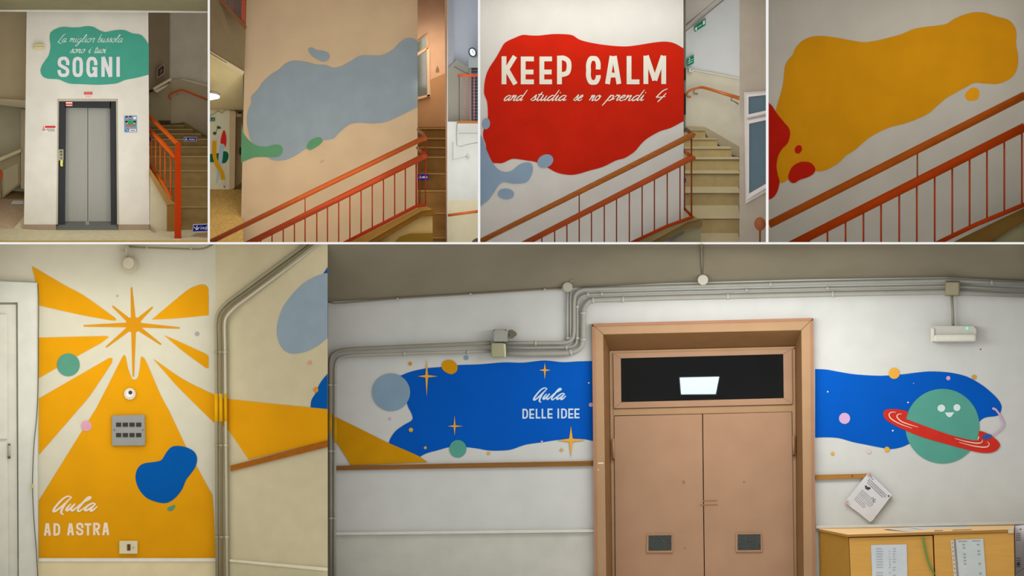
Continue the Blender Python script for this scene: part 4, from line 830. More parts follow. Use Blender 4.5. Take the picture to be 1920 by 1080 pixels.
# white door at the left
t = thing('cupboard_door', 'white wooden cupboard door with moulded frame beside the starburst', 'door', (30, 1080, -.1))
wd5 = mat('white_gloss_door', (212, 210, 196), E=.80, rough=.35); wd5f = mat('white_gloss_frame', (206, 206, 194), E=.80, rough=.35)
G().prism([(-2, 527), (70, 530), (71, 1082), (35, 1082), (33, 567), (-2, 567)], -.12, .12).build('frame', wd5f, t, bevel=.012)
G().prism([(-2, 571), (30, 571), (33, 1082), (-2, 1082)], -.06, .06).build('panel', wd5, t)
G().prism([(-2, 589), (13, 589), (14, 823), (-2, 823)], -.10, .05).build('leaf', wd5, t, bevel=.008)
G().prism([(-2, 828), (14, 828), (16, 1082), (-2, 1082)], -.10, .05).build('leaf', wd5, t, bevel=.008)
G().tube([(17.3, 832, -.12), (17.3, 860, -.12)], 2.4, 10).build('hinge', mat('nickel_hinge', (176, 172, 160), E=.8, rough=.25, metal=.4), t)
g = G(); g.tube([(17.3, 832, -.125), (17.3, 834, -.125)], 2.8, 10); g.tube([(17.3, 856, -.125), (17.3, 860, -.125)], 2.8, 10); g.build('hinge_tip', mat('dark_nickel', (92, 88, 80), E=.8), t)
G().tube(smooth([(71, 532, -.16), (72.5, 570, -.14), (72, 640, -.14), (71.5, 720, -.14), (69, 780, -.14), (64, 830, -.16), (61.5, 880, -.16), (61, 920, -.16), (64, 980, -.16), (68, 1030, -.15), (71, 1082, -.15)], False, 4), .9, 6).build('loose_wire', mat('wire_dark', (92, 84, 66), E=.8), **tag('loose dark wire hanging down the edge of the cupboard door frame', 'wire'))
G().prism([(57, 909), (61, 907), (63, 912), (62, 916), (59, 914)], -.19, .03).build('wire_tie', mat('tie_yellow', (196, 172, 84), E=.8), **tag('scrap of yellow tape tied on the loose wire', 'tape'))
t = thing('door_buzzer', 'round white buzzer with dark centre above the grey socket panel', 'buzzer', (243.5, 738, 0))
G().cyl(243.5, 738.5, 11, -.06, 0, 28).build('base', mat('buzzer_white', (218, 214, 200), E=.84), t, bevel=.012)
G().cyl(243.5, 738, 7.5, -.1, -.05, 24).build('cap', mat('buzzer_cap', (226, 222, 210), E=.84), t, bevel=.01)
G().cyl(244.5, 736, 3.6, -.115, -.09, 16).build('button', mat('buzzer_dark', (66, 58, 50), E=.8), t)
t = thing('socket_panel', 'grey metal panel with eight dark sockets on the yellow wall', 'electrical panel', (241, 806, 0))
G().prism([(209.5, 779), (271.5, 777.5), (272.5, 835.5), (210, 836)], -.08, .08).build('plate', mat('panel_grey', (142, 142, 138), E=.82, rough=.4), t, bevel=.012)
for y in (796.5, 816):
    for x in (222.5, 235, 247.5, 260): G().rect(x-4.8, y-4, x+4.8, y+3.6, -.09, .02).build('socket', mat('socket_black', (58, 54, 50), E=.8), t)
for x in (214.5, 267.5): G().disc(x, 806, 1.6, d=-.09, t=.015).build('screw', mat('screw_dark', (110, 108, 100), E=.8), t)
t = thing('light_switch', 'cream switch plate low on the yellow starburst wall', 'switch', (241, 1026, 0))
G().rect(223.5, 1014, 258, 1038.5, -.06, .06).build('plate', mat('ivory_plastic', (216, 206, 170), E=.84), t, bevel=.012)
G().rect(238.5, 1020.5, 244.5, 1032, -.075, .02).build('rocker', mat('rocker_brown', (92, 66, 34), E=.8), t)
G().rect(248.5, 1025, 251.5, 1028, -.07, .015).build('screw', MATS['nickel_hinge'], t)

ROOM = 1.75
CLIP = (614.6, 1922, 457.8, 1082)
# ================================================================== ROOM 6: DELLE IDEE
w6 = mat('clean_white_plaster', (212, 212, 206), E=.84, grain=.03)
# wall with a real doorway
G().prism([(615, 458), (615, 1000), (1117, 995), (1112, 610), (1523, 600), (1529, 987), (1922, 982), (1922, 458)], 0, .2).build('wall_idee', w6, **ST)
w6b = mat('cream_dado_white', (204, 202, 190), E=.82)
G().prism([(615, 998), (1117, 994), (1118, 1082), (615, 1082)], -.01, .2).build('wall_idee_dado', w6b, **ST)
G().prism([(1528, 986), (1922, 980), (1922, 1082), (1529, 1082)], -.01, .2).build('wall_idee_dado', w6b, **ST)
led = mat('dado_ledge_white', (224, 222, 210), E=.84)
G().prism([(630, 998), (1116, 992.5), (1116, 997.5), (630, 1003.5)], -.06, .07).build('trim_17', led, **ST)
G().prism([(1530, 985.5), (1922, 977), (1922, 983), (1530, 991)], -.06, .07).build('trim_18', led, **ST)
g = G(); cl6 = mat('shaded_ceiling', (134, 126, 106), E=.72, grain=.08, scale=.8)  # plaster much like the wall's, its lack of light put into the colour
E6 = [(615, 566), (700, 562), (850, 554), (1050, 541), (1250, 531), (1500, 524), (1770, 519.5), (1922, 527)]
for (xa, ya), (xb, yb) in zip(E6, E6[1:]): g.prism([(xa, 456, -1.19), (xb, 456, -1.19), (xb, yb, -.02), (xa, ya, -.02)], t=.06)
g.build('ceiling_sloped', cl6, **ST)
crail = mat('brown_wood_rail', (140, 96, 48), E=.8, kind='wood', grain=.12)
G().prism([(629, 873.5), (1112, 864), (1112.5, 873.5), (629, 882)], -.05, .05).build('trim_19', crail, **ST)
G().prism([(1529, 890.5), (1632, 888), (1630, 896.5), (1529, 899.5)], -.05, .05).build('trim_20', mat('oak_wood_rail', (176, 124, 60), E=.84, kind='wood', grain=.12), **ST)
G().disc(1598, 892.5, 1.5, d=-.055, t=.01).build('rail_knot', mat('knot_brown', (110, 72, 30), E=.8), **tag('small dark knot on the oak rail beside the door', 'knot'))
# mural left and right of the door
bl6 = mat('cobalt_wall_paint', (0, 90, 192), E=.86, grain=.04, scale=1.2); ye6 = mat('amber_ray_paint', (204, 144, 8), E=.78, grain=.05); gr6 = mat('jade_wall_paint', (88, 160, 142), E=.80, grain=.05); lb6 = mat('slate_blue_wall_paint', (122, 146, 164), E=.66); rd6 = mat('crimson_wall_paint', (206, 50, 38), E=.80); st6 = mat('gold_star_paint', (232, 172, 66), E=.82); pk6 = mat('lilac_pink_paint', (208, 170, 206), E=.8)
mu = thing('wall_mural', 'cobalt blue cloud mural with gold stars reading Aula DELLE IDEE', 'mural', (900, 760, 0))
pts = [(1110.5, 677), (1085, 677.5), (1055, 679), (1020, 676), (980, 680), (945, 679.5), (900, 683), (860, 684.5), (828, 688), (800, 690.5), (770, 697), (745, 707), (760, 740), (764, 760), (772.5, 778), (772, 788), (757, 797), (741, 809), (731, 824), (729, 834), (787, 857), (800, 850), (822, 844), (845, 838), (870, 838), (895, 841), (915, 844.5), (935, 845), (958, 843), (985, 834), (1015, 829.5), (1045, 825), (1070, 822.5), (1095, 823.5), (1112, 827)]
G().prism(corner_smooth(pts, [0, 11, 19, 20, 34]), -.006, .006).build('paint_shape', bl6, mu)
G().prism([(615.5, 774), (628, 781), (665, 799), (725, 829), (765, 846), (785, 855), (802, 866.5), (658, 872.5), (648, 856), (634, 834), (615.5, 811)], -.012, .006).build('paint_ray', ye6, mu)
G().disc(733.5, 735.5, 35.5, 35, -.018, .006, n=40).build('paint_shape', lb6, mu)
G().prism(smooth([(840, 675), (850, 677), (857.5, 686), (856, 696), (847, 701.5), (836, 698), (828.5, 690), (830, 679)]), -.012, .006).build('paint_shape', ye6, mu)
G().disc(858.5, 841.5, 16, 16.5, -.012, .006).build('paint_shape', gr6, mu)
for x, y, r, m_ in ((769, 682, 3.4, ye6), (874, 671, 4.2, lb6), (770.5, 806, 4, st6), (797.5, 839.5, 2.7, st6), (731, 785.5, 2.3, pk6), (916, 850, 3, st6), (1108, 759, 4, pk6), (1016, 828, 2, pk6), (1104, 718, 1.2, pale_s)):
    G().disc(x, y, r, d=-.012, t=.006, n=14).build('painted_dot', m_, mu)
for a in ((800, 705.5, 31, 38, 17, 21, 2.4), (852.3, 799, 20, 18, 13, 16, 1.8), (1021.5, 694, 14, 18, 11, 11, 1.8), (1070.5, 825.5, 27, 32, 26, 27, 3.2), (1053, 843.5, 5, 5, 5, 5, .9)):
    G().prism(star4(*a), -.018, .006).build('painted_star', st6, mu)
l6 = mat('ice_lettering_paint', (206, 226, 244), E=.82, grain=.02)
g = G(); aula(g, 1000, 727, 1061.5, 754.5, 2.5, -.012); g.build('painted_script', l6, mu, kind='stuff')
block_text(mu, l6, [('D', 979.5, 766.5, 990, 785), ('E', 992.5, 766.5, 1001.5, 785), ('L', 1004.5, 766.5, 1013, 784.7), ('L', 1015.5, 766.5, 1024, 784.7), ('E', 1026.5, 766, 1036, 784.5), ('I', 1044.5, 766, 1049, 784.5), ('D', 1052, 766, 1063, 784.5), ('E', 1065.5, 766, 1075, 784.5), ('E', 1077, 766, 1086.5, 784.3)], 2.9, -.012)
mu = thing('wall_mural', 'smiling green planet with red ring on a cobalt cloud beside the door', 'mural', (1720, 780, 0))
pts = [(1528.5, 692), (1550, 693), (1575, 697.5), (1605, 702), (1650, 704.5), (1690, 702), (1715, 699), (1740, 696.5), (1765, 697), (1790, 700), (1815, 707), (1840, 721), (1860, 737), (1873, 751), (1878, 763), (1875, 775), (1868, 780), (1852, 782), (1843, 785), (1836, 791), (1800, 830), (1705, 832), (1690, 838.5), (1670, 842), (1650, 839), (1625, 834), (1600, 829), (1575, 822), (1555, 820), (1528.5, 820.5)]
G().prism(corner_smooth(pts, [0, 19, 20, 21, 29]), -.006, .006).build('paint_shape', bl6, mu)
G().disc(1767, 799, 69.5, 70, -.012, .006, n=56).build('painted_planet', gr6, mu)
pts = [(1703, 772), (1688, 768), (1670, 767), (1660, 769), (1656, 776), (1661, 787), (1675, 796), (1695, 806), (1730, 820), (1775, 833), (1820, 845), (1848, 849.5), (1866, 846), (1875, 836), (1870, 826), (1856, 815), (1842, 809), (1835.5, 808), (1833, 826), (1815, 824), (1780, 815), (1740, 801), (1698, 785)]
G().prism(corner_smooth(pts, [0, 17, 18, 22]), -.018, .006).build('painted_ring', rd6, mu)
g = G()
for q in ([(1680, 773), (1671, 773), (1667, 778), (1672, 786), (1688, 795), (1710, 803)], [(1691, 776), (1684, 777), (1682, 782), (1690, 790), (1705, 796), (1722, 801)], [(1798, 829), (1820, 835), (1838, 838), (1850, 838), (1855, 833), (1851, 828)], [(1790, 822), (1812, 828), (1832, 831), (1841, 829), (1842, 824)], [(1833, 825), (1836, 818)]):
    p = smooth(q, False, 5); k = len(p); g.ribbon(p, [1.9*(.3+.8*math.sin(math.pi*(i+.5)/k)) for i in range(k)], -.023)
g.build('ring_highlight', mat('ring_cream_paint', (244, 210, 186), E=.82), mu, kind='stuff')
g = G(); g.disc(1765, 765.3, 7.2, 6.8, -.018); g.disc(1794.3, 764.3, 6.6, 6.6, -.018); g.prism([(1771.5, 773.5), (1789.5, 773), (1786, 778), (1783, 782), (1778, 782), (1774.5, 778.5)], -.018, .006); g.build('painted_face', mat('face_pale_paint', (214, 232, 228), E=.82), mu, kind='stuff')
g = G(); p = smooth([(1862.5, 766), (1868, 769), (1875, 779), (1881, 793), (1880.5, 800), (1873, 808), (1861, 817)], False, 6); k = len(p); g.ribbon(p, [4.6-2.6*i/k for i in range(k)], -.024); g.disc(1862.5, 766, 2.3, d=-.024); g.build('painted_loop', pk6, mu)
G().prism(smooth([(1841, 819), (1850, 814), (1858, 815), (1860, 819), (1852, 823), (1844, 823.5)]), -.024, .005).build('paint_shape', mat('loop_blue_paint', (48, 92, 168), E=.8), mu)
for x, y, r, m_ in ((1676.5, 700, 10.5, st6), (1778, 709, 4, pk6), (1826.5, 707, 4.4, mat('olive_gold_paint', (206, 160, 70), E=.8)), (1583.5, 784.5, 10.5, pk6), (1663, 842.5, 5, st6), (1561, 850.5, 3.3, st6), (1629, 847, 4, mat('blush_dot_paint', (222, 200, 200), E=.82)), (1702.5, 754.5, 1.3, pale_s), (1674, 807.5, 1.4, pale_s), (1552, 734.5, 1.2, pale_s), (1713, 719, 1.2, lb6)):
    G().disc(x, y, r, d=-.012, t=.006, n=18).build('painted_dot', m_, mu)
# ---- double door
t = thing('classroom_door', 'tan double door with glazed transom in a deep splayed frame', 'door', (1320, 1080, .1))
dp = mat('tan_door_paint', (180, 142, 112), E=.84, rough=.42, grain=.06, scale=1.5); df = mat('tan_frame_paint', (180, 144, 108), E=.84, rough=.4, grain=.04)
g = G()
g.prism([(1109.5, 607), (1525, 596.5), (1502, 619.5), (1131.5, 627.5)], -.12, .2); g.prism([(1109.5, 607), (1131.5, 627.5), (1137.5, 1082), (1115, 1082)], -.12, .2); g.prism([(1525, 596.5), (1529.5, 1082), (1506.5, 1082), (1502, 619.5)], -.12, .2)
g.build('architrave', df, t, bevel=.015)
g = G(); g.prism([(1110.5, 606.5), (1524, 596), (1524, 601), (1110.5, 612)], -.145, .05); g.prism([(1110, 607), (1114.5, 612), (1119, 1082), (1114.5, 1082)], -.145, .05); g.prism([(1520.5, 601), (1525, 596.5), (1529.5, 1082), (1525, 1082)], -.145, .05); g.build('architrave_bead', mat('tan_bead_paint', (170, 124, 96), E=.8), t)
g = G()
g.prism([(1131.5, 627.5, -.12), (1502, 619.5, -.12), (1491, 650, .55), (1142.5, 659, .55)], t=.08)
g.prism([(1131.5, 627.5, -.12), (1142.5, 659, .55), (1148.5, 1082, .55), (1137.5, 1082, -.12)], t=.08)
g.prism([(1502, 619.5, -.12), (1506.5, 1082, -.12), (1493.5, 1082, .55), (1491, 650, .55)], t=.08)
g.build('reveal', mat('tan_reveal_shaded', (134, 98, 62), E=.74, rough=.5), t)  # same brown as the door, the recess shade put into a darker colour
g = G()
g.prism([(1142.5, 658), (1491, 649.5), (1491, 655), (1147, 663)], .5, .1); g.prism([(1142.5, 659), (1150, 662), (1153, 1082), (1148, 1082)], .5, .1); g.prism([(1491, 650), (1484, 655), (1488.5, 1082), (1494, 1082)], .5, .1)
g.prism([(1149, 766.5), (1486, 758.5), (1486, 772), (1149, 779.5)], .5, .1); g.build('inner_frame', df, t, bevel=.006)
tr = G(); tr.prism([(1149.5, 662.5), (1485, 654.5), (1468.5, 664), (1164, 672)], .46, .1); tr.prism([(1149.5, 662.5), (1164, 672), (1165, 754), (1151, 766)], .46, .1); tr.prism([(1485, 654.5), (1486, 758), (1469.5, 746.5), (1468.5, 664)], .46, .1); tr.prism([(1151, 766), (1165, 754), (1469.5, 746.5), (1486, 758)], .46, .1)
tr = tr.build('transom_sash', dp, t, bevel=.008)
G().prism([(1163, 671), (1469.5, 663), (1470.5, 748), (1164, 755)], .50, .012).build('transom_glass', GLASS, tr)
lf = G().prism([(1151.5, 780.5), (1316.5, 776.5), (1320, 1082), (1154, 1082)], .48, .06).build('door_leaf', dp, t, bevel=.008)
g = G(); g.prism([(1213.5, 1001.5), (1260, 1001), (1261.5, 1036), (1212, 1036)], .455, .03); vf = g.build('vent_frame', mat('tan_vent_frame', (178, 138, 106), E=.8), lf)
G().prism([(1216, 1004), (1259, 1003.5), (1259, 1032), (1216, 1032.5)], .45, .02).build('vent_mesh', mat('vent_dark_mesh', (72, 76, 72), E=.8, kind='speckle', bump=.8, bscale=120, rough=.4), lf)
lf2 = G().prism([(1318, 776.5), (1484.5, 772.5), (1489, 1082), (1321.5, 1082)], .48, .06).build('door_leaf', dp, t, bevel=.008)
G().prism([(1380, 1000), (1427.5, 999.5), (1429.5, 1034.5), (1380, 1035)], .455, .03).build('vent_frame', MATS['tan_vent_frame'], lf2)
G().prism([(1383, 1002), (1426, 1001.5), (1426.5, 1031), (1383, 1031.5)], .45, .02).build('vent_mesh', MATS['vent_dark_mesh'], lf2)
for (x, y0, y1) in ((1149.5, 822, 860), (1488, 816, 853)):
    h = G().tube([(x, y0, .44), (x+.5, y1, .44)], 2.6, 10).build('hinge', mat('tan_hinge', (170, 128, 98), E=.8, rough=.3), t)
    G().tube([(x+.5, y1-1, .44), (x+.6, y1+3, .44)], [2.6, 1.2], 8).build('hinge_tip', mat('hinge_shadow', (96, 66, 44), E=.8), h)
g = G(); g.prism([(1317, 938), (1345, 937.5), (1345, 940), (1317, 940.5)], .476, .004); g.prism([(1312, 946), (1346, 945), (1346, 947.5), (1312, 948.5)], .476, .004); g.disc(1395, 903.5, 1.8, d=.476); g.disc(1284, 1028, 1.6, d=.476); g.disc(1282, 904, 2.2, 3.6, .476)
g.build('scuff_mark', mat('scuff_tan', (158, 112, 84), E=.8), t, kind='stuff')
G().rect(1121, 867, 1131.5, 870, -.125, .006).build('frame_sticker', mat('cream_sticker', (226, 206, 176), E=.8), t)
G().disc(1121.5, 881, 1.3, d=-.125, t=.006).build('frame_screw', MATS['cream_sticker'], t)
# dark room beyond the transom with its ceiling panel
dk = mat('unlit_room_dark', (26, 28, 27), E=.8, bump=0)  # near-black walls: the unlit room's darkness is put into the colour
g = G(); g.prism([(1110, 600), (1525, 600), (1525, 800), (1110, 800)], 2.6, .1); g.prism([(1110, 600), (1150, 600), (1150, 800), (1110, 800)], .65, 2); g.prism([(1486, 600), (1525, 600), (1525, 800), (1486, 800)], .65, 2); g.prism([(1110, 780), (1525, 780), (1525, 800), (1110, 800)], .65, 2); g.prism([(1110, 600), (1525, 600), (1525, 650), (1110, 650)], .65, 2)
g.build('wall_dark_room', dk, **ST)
t = thing('ceiling_lamp', 'bright rectangular ceiling light panel seen through the transom', 'lamp', (1311, 708, 1.5))
G().prism([(1274.5, 708, 1.3), (1348.5, 706.5, 1.3), (1342, 739, 1.7), (1277, 739.5, 1.7)], t=.04).build('diffuser', mat('light_panel_diffuser', (236, 244, 250), emit=1.1, bump=0), t)
G().prism([(1272, 706.5, 1.33), (1350.5, 705, 1.33), (1344, 741, 1.74), (1275, 741.5, 1.74)], t=.04).build('frame', mat('light_panel_frame', (84, 90, 100), E=.8), t)
# ---- conduits, boxes
pg = mat('grey_conduit', (164, 162, 150), E=.80, rough=.4, grain=.05); pgl = mat('pale_conduit', (182, 180, 170), E=.80, rough=.4)
def run(label, q, r, clips=(), m_=pg, nm='wall_conduit'):
    t = thing(nm, label, 'conduit', q[len(q)//2])
    G().tube(q, r, 12).build('pipe', m_, t)
    for (x, y, dx, dy) in clips:
        n_ = math.hypot(dx, dy); ux, uy = dx/n_*2.2, dy/n_*2.2
        d_ = min(q, key=lambda p: (p[0]-x)**2+(p[1]-y)**2)[2]
        G().tube([(x-ux, y-uy, d_), (x+ux, y+uy, d_)], r+1.2, 12).build('clip', pgl, t)
    return t
dA = -.10
run('top conduit stepping over the door from the square junction box', [(946, 643, dA), (1000, 643, dA)]+smooth([(1055, 643, dA), (1067, 640.5, dA), (1074.5, 633, dA), (1076.5, 620, dA)], False, 5)+smooth([(1076.5, 570, dA), (1078, 556, dA), (1084, 547, dA), (1095, 543, dA)], False, 5)+[(1250, 538, dA), (1580, 530, dA), (1775, 526, dA), (1922, 532, dA)], 3.6, ((1004, 643, 1, 0), (1445, 533.5, 1, 0), (1860, 530, 1, 0)))
run('thin middle conduit of the bundle stepping over the door', [(946, 652.5, dA), (1000, 652.5, dA)]+smooth([(1064, 651.5, dA), (1075, 649, dA), (1081, 642, dA), (1082.5, 630, dA)], False, 5)+smooth([(1082.5, 578, dA), (1084.5, 565, dA), (1091, 556, dA), (1102, 552.5, dA)], False, 5)+[(1250, 548, dA), (1580, 540.5, dA), (1775, 537, dA), (1922, 543, dA)], 2.5, ((1102, 552, 1, 0), (1062, 651.5, 1, 0), (1128, 551.5, 1, 0), (1400, 544.5, 1, 0), (1552, 541, 1, 0), (1082.5, 575, 0, 1), (1082.5, 634, 0, 1)))
run('thick lowest conduit of the bundle stepping over the door', [(948, 663, dA-.02), (1000, 663.5, dA-.02)]+smooth([(1060, 662.5, dA-.02), (1078, 659, dA-.02), (1090, 650, dA-.02), (1093.5, 636, dA-.02)], False, 5)+smooth([(1094, 590, dA-.02), (1096, 577, dA-.02), (1104, 566, dA-.02), (1117, 562.5, dA-.02)], False, 5)+[(1250, 558.5, dA-.02), (1580, 551, dA-.02), (1768, 547.5, dA-.02), (1922, 553.5, dA-.02)], 4.9, ((1070, 661, 1, -.3), (1112, 563, 1, -.1), (1168, 561.5, 1, 0), (1365, 556, 1, 0), (1562, 551.5, 1, 0), (1093.6, 587, 0, 1), (1093.6, 637, 0, 1)))
for dx, lb_ in ((1064, 'left thin riser pipe under the round ceiling box'), (1070, 'second thin riser pipe beside the first under the round box')):
    run(lb_.replace('left thin', 'outer thin'), [(dx, 545, -.08), (dx, 634, -.08)], 2.0, ((dx, 634, 0, 1),), pgl)
g = G(); tt = run('thin cable conduit along the sloped ceiling edge', [(614, 566, -.12), (628, 569, -.1), (645, 568, -.08), (760, 559, -.08), (940, 548, -.08), (1052, 541, -.08)], 1.5, ((745, 560.5, 1, 0), (882, 551.5, 1, 0), (1021, 543, 1, 0)), mat('taupe_conduit', (142, 132, 114), E=.76))
run('upper conduit from the junction box to the wall corner', [(921, 643, -.1), (800, 648, -.1), (665, 654, -.1)]+smooth([(645, 656, -.1), (630, 660, -.1), (621, 669, -.1), (619, 685, -.1)], False, 4)+[(619.5, 900, -.1), (620, 1082, -.1)], 3.6, ((619, 722, 0, 1), (620, 972, 0, 1), (619.5, 846, 0, 1)), mat('shadow_conduit', (150, 144, 128), E=.76))
run('lower conduit from the junction box turning down the corner', [(920, 658, -.1), (800, 661.5, -.1), (670, 666, -.1)]+smooth([(655, 667, -.1), (640, 670, -.1), (631, 677, -.1), (628, 690, -.1)], False, 4)+[(627, 900, -.1), (627, 1082, -.1)], 3.2, ((758, 663, 1, 0), (877, 660, 1, 0), (628, 722, 0, 1), (627, 846, 0, 1), (627, 972, 0, 1)), mat('shadow_conduit_pale', (170, 164, 150), E=.78))
for x, y0, y1, r in ((619.1, 774, 814, 3.8), (628, 782, 830, 3.4)):
    G().tube([(x, y0, -.1), (x-.1, y1, -.1)], r, 12).build('yellow_band', mat('ray_band_paint', (204, 150, 20), E=.78), **tag('yellow painted band on the %s corner conduit beside the yellow ray' % ('outer' if x < 620 else 'inner'), 'paint band'))
t = thing('junction_box', 'grey square junction box stacked above the cream one', 'junction box', (938, 629, -.1))
G().prism([(925.5, 617.5), (949, 617.5), (952, 620), (952, 641), (926, 641), (924, 636)], -.24, .24).build('case', mat('box_grey', (160, 160, 150), E=.8), t, bevel=.02)
for x in (926.5, 948.5): G().disc(x, 619, 1.1, d=-.25, t=.01).build('screw', dark, t)
G().hull([(953, 619, -.2), (960, 618, -.2), (968.5, 623.5, -.2), (969, 628.5, -.2), (961, 634.5, -.2), (957, 635, -.2), (953, 622, -.05), (968, 626, -.05), (958, 635, -.05)]).build('plug_knob', mat('knob_olive', (112, 104, 86), E=.8), t)
t = thing('junction_box', 'cream square junction box joining the wall conduits', 'junction box', (933, 657, -.1))
G().rect(921, 643, 945, 670, -.26, .26).build('case', mat('box_cream', (164, 162, 128), E=.8), t, bevel=.025)
G().prism([(944.5, 644), (948, 645), (949, 668), (945.5, 670)], -.24, .2).build('lid_edge', mat('box_cream_edge', (206, 208, 180), E=.8), t)
t = thing('junction_box', 'round pale junction box where the riser pipes meet the ceiling', 'junction box', (1064, 537, -.1))
G().cyl(1064, 538, 9.5, -.22, 0, 24).build('case', mat('round_box_pale', (176, 170, 154), E=.76), t, bevel=.02); G().tube([(1066, 531, -.2), (1074, 525, -.3)], .8, 6).build('stub', pg, t)
t = thing('junction_box', 'round pale junction box under the ceiling drop pipe', 'junction box', (1318, 524, -.1))
G().cyl(1318, 524.5, 10, -.3, 0, 24).build('case', mat('round_box_white', (196, 192, 176), E=.8), t, bevel=.02)
run('vertical pipe dropping down the ceiling slope to the round box', [(1315, 456, -1.28), (1316.5, 515, -.25)], 2.6, (), mat('drop_pipe', (134, 126, 108), E=.72), 'ceiling_conduit')
t = thing('junction_box', 'olive square junction box above the emergency light', 'junction box', (1785, 541, -.1))
G().hull([(x, y, d) for d, s in ((-.28, 12), (-.05, 15.5)) for x in (1786-s, 1786+s) for y in (541-s*1.0, 541+s*.95)]).build('case', mat('box_olive', (158, 150, 124), E=.78), t, bevel=.02)
run('short drop pipe feeding the emergency light', [(1784.5, 555, -.12), (1786, 580, -.12), (1787, 612, -.12)], 2.8, (), mat('olive_pipe', (150, 146, 130), E=.78))
t = thing('emergency_light', 'white emergency light with tiny green lamp under the olive box', 'emergency light', (1788, 627, -.1))
ew = mat('emergency_white', (204, 202, 190), E=.80)
G().prism([(1745, 612), (1750, 610.5), (1826, 611), (1831, 617), (1831, 640), (1828, 641.5), (1748, 642), (1745, 640)], -.2, .2).build('body', ew, t, bevel=.02)
G().prism([(1752, 628), (1829, 628, -.34), (1829, 634, -.38), (1828, 640, -.3), (1750, 641, -.3), (1751, 634, -.38)] and [(1751, 627), (1830, 626.5), (1830, 640), (1750, 641)], -.3, .12).build('diffuser', mat('emergency_diffuser', (222, 220, 206), E=.80, rough=.25), t, bevel=.045)
G().prism([(1745.5, 614), (1752, 616), (1752, 640), (1745.5, 641)], -.23, .05).build('end_cap', mat('emergency_cap', (224, 222, 212), E=.8), t, bevel=.01)
G().disc(1813.5, 615.5, 2.3, d=-.215, t=.02).build('indicator_lamp', mat('green_led', (90, 236, 170), emit=1.2), t)
G().disc(1838.5, 655, 1.2, d=-.01, t=.01).build('nail', dark, **tag('tiny dark nail in the wall below the emergency light', 'nail'))
# ---- taped notice
t = thing('paper_notice', 'tilted white printed notice taped at the end of the oak rail', 'notice', (1630, 932, -.03))
Rn = lambda u, v: (1631.5+u*.735-v*.66, 888.5+u*.70+v*.79)   # u along the sheet's top edge, v down it
G().prism([Rn(-4, 0), Rn(56, 0), Rn(59, 58), Rn(57, 64), Rn(30, 66), Rn(-3, 70)], lambda x, y: -.06-.0004*(x-1600), .012).build('sheet', mat('notice_paper', (220, 218, 218), E=.84, bump=0), t)
G().prism([Rn(57, 3), Rn(61, 6), Rn(60, 66), Rn(57, 66)], -.03, .012).build('curled_edge', mat('paper_back', (186, 188, 176), E=.8), t)
g = G(); fd = lambda x, y: -.066-.0004*(x-1600)
for v, a, b, wdt in ((8, 4, 49, 1.1), (11.3, 4, 50, 1.1), (15, 6, 46, 1.1)):
    u = a
    while u < b: L = random.uniform(2, 5); g.ribbon([Rn(u, v), Rn(min(u+L, b), v)], wdt, fd, .003); u += L+.9
for v in (31, 34, 37, 40, 43.5, 47, 50, 53):
    u = 7
    while u < (38 if v < 45 else 30): L = random.uniform(2, 4); g.ribbon([Rn(u, v), Rn(u+L, v)], .6, fd, .003); u += L+1
g.build('printed_lines', mat('print_grey', (128, 126, 128), E=.82), t, kind='stuff')
g = G()
for u, v, r in ((9, 22, 2.1), (14, 22, 3), (16, 19.8, 2), (52.5, 6, 1.7), (11, 24.5, 1.3)): p_ = Rn(u, v); g.disc(p_[0], p_[1], r, d=fd, t=.003, n=10)
g.build('printed_emblem', mat('print_dark', (76, 76, 80), E=.82), t, kind='stuff')
g = G(); g.ribbon([Rn(30, 30), Rn(33, 27), Rn(35, 31), Rn(38, 26), Rn(36, 33), Rn(41, 30)], .5, fd, .003); g.ribbon([Rn(4, 2), Rn(8, 4), Rn(12, 3)], 1, fd, .003); g.build('signature', MATS['print_grey'], t, kind='stuff')
for u, v in ((-1, 1), (0, 66)):
    p_ = Rn(u, v); G().prism([(p_[0]-4, p_[1]+2), (p_[0]+1, p_[1]-3), (p_[0]+4, p_[1]), (p_[0]-1, p_[1]+4)], -.1, .01).build('tape', mat('pink_tape', (206, 160, 158), E=.82), t)
# ---- cabinet
cab = thing('wooden_cabinet', 'light oak two-door cabinet with papers stuck on its doors', 'cabinet', (1740, 1080, -.5))
cw = mat('oak_laminate', (190, 144, 72), E=.60, rough=.4, kind='wood', grain=.05); cwd = mat('oak_laminate_shaded', (160, 118, 48), E=.72, rough=.45, kind='wood', grain=.05)  # one laminate; the side's shade is put into its darker copy
cf = -.85
G().prism([(1534, 991.5, -.08), (1902, 985, -.08), (1901, 992.5, cf-.03), (1590, 1003, cf-.03)], t=.05).build('top_panel', mat('oak_top_light', (222, 184, 132), E=.6, kind='wood', grain=.04), cab)
G().prism([(1534, 991.5, -.08), (1590, 1002.5, cf-.04), (1590, 1007, cf-.04), (1534, 995.5, -.08)], t=.04).prism([(1590, 1002.5), (1901, 992.5), (1901, 998), (1590, 1007)], cf-.04, .04).build('top_edge', mat('oak_edge', (176, 128, 64), E=.84, kind='wood', grain=.05), cab)
G().prism([(1535, 995, -.05), (1591, 1007, cf+.02), (1594, 1082, cf+.02), (1537, 1082, -.05)], t=.04).build('side_panel', cwd, cab)
G().prism([(1591, 1006), (1902, 997), (1903, 1082), (1594, 1082)], cf+.03, .1).build('carcass', mat('oak_shadow_gap', (96, 62, 24), E=.8), cab)
G().prism([(1592, 1008.5), (1748.5, 1004.5), (1751.5, 1082), (1595, 1082)], cf-.0, .03).build('door', cw, cab, bevel=.005)
G().prism([(1751, 1003), (1901, 998.5), (1902.5, 1082), (1753.5, 1082)], cf-.02, .05).build('door', cw, cab, bevel=.005)
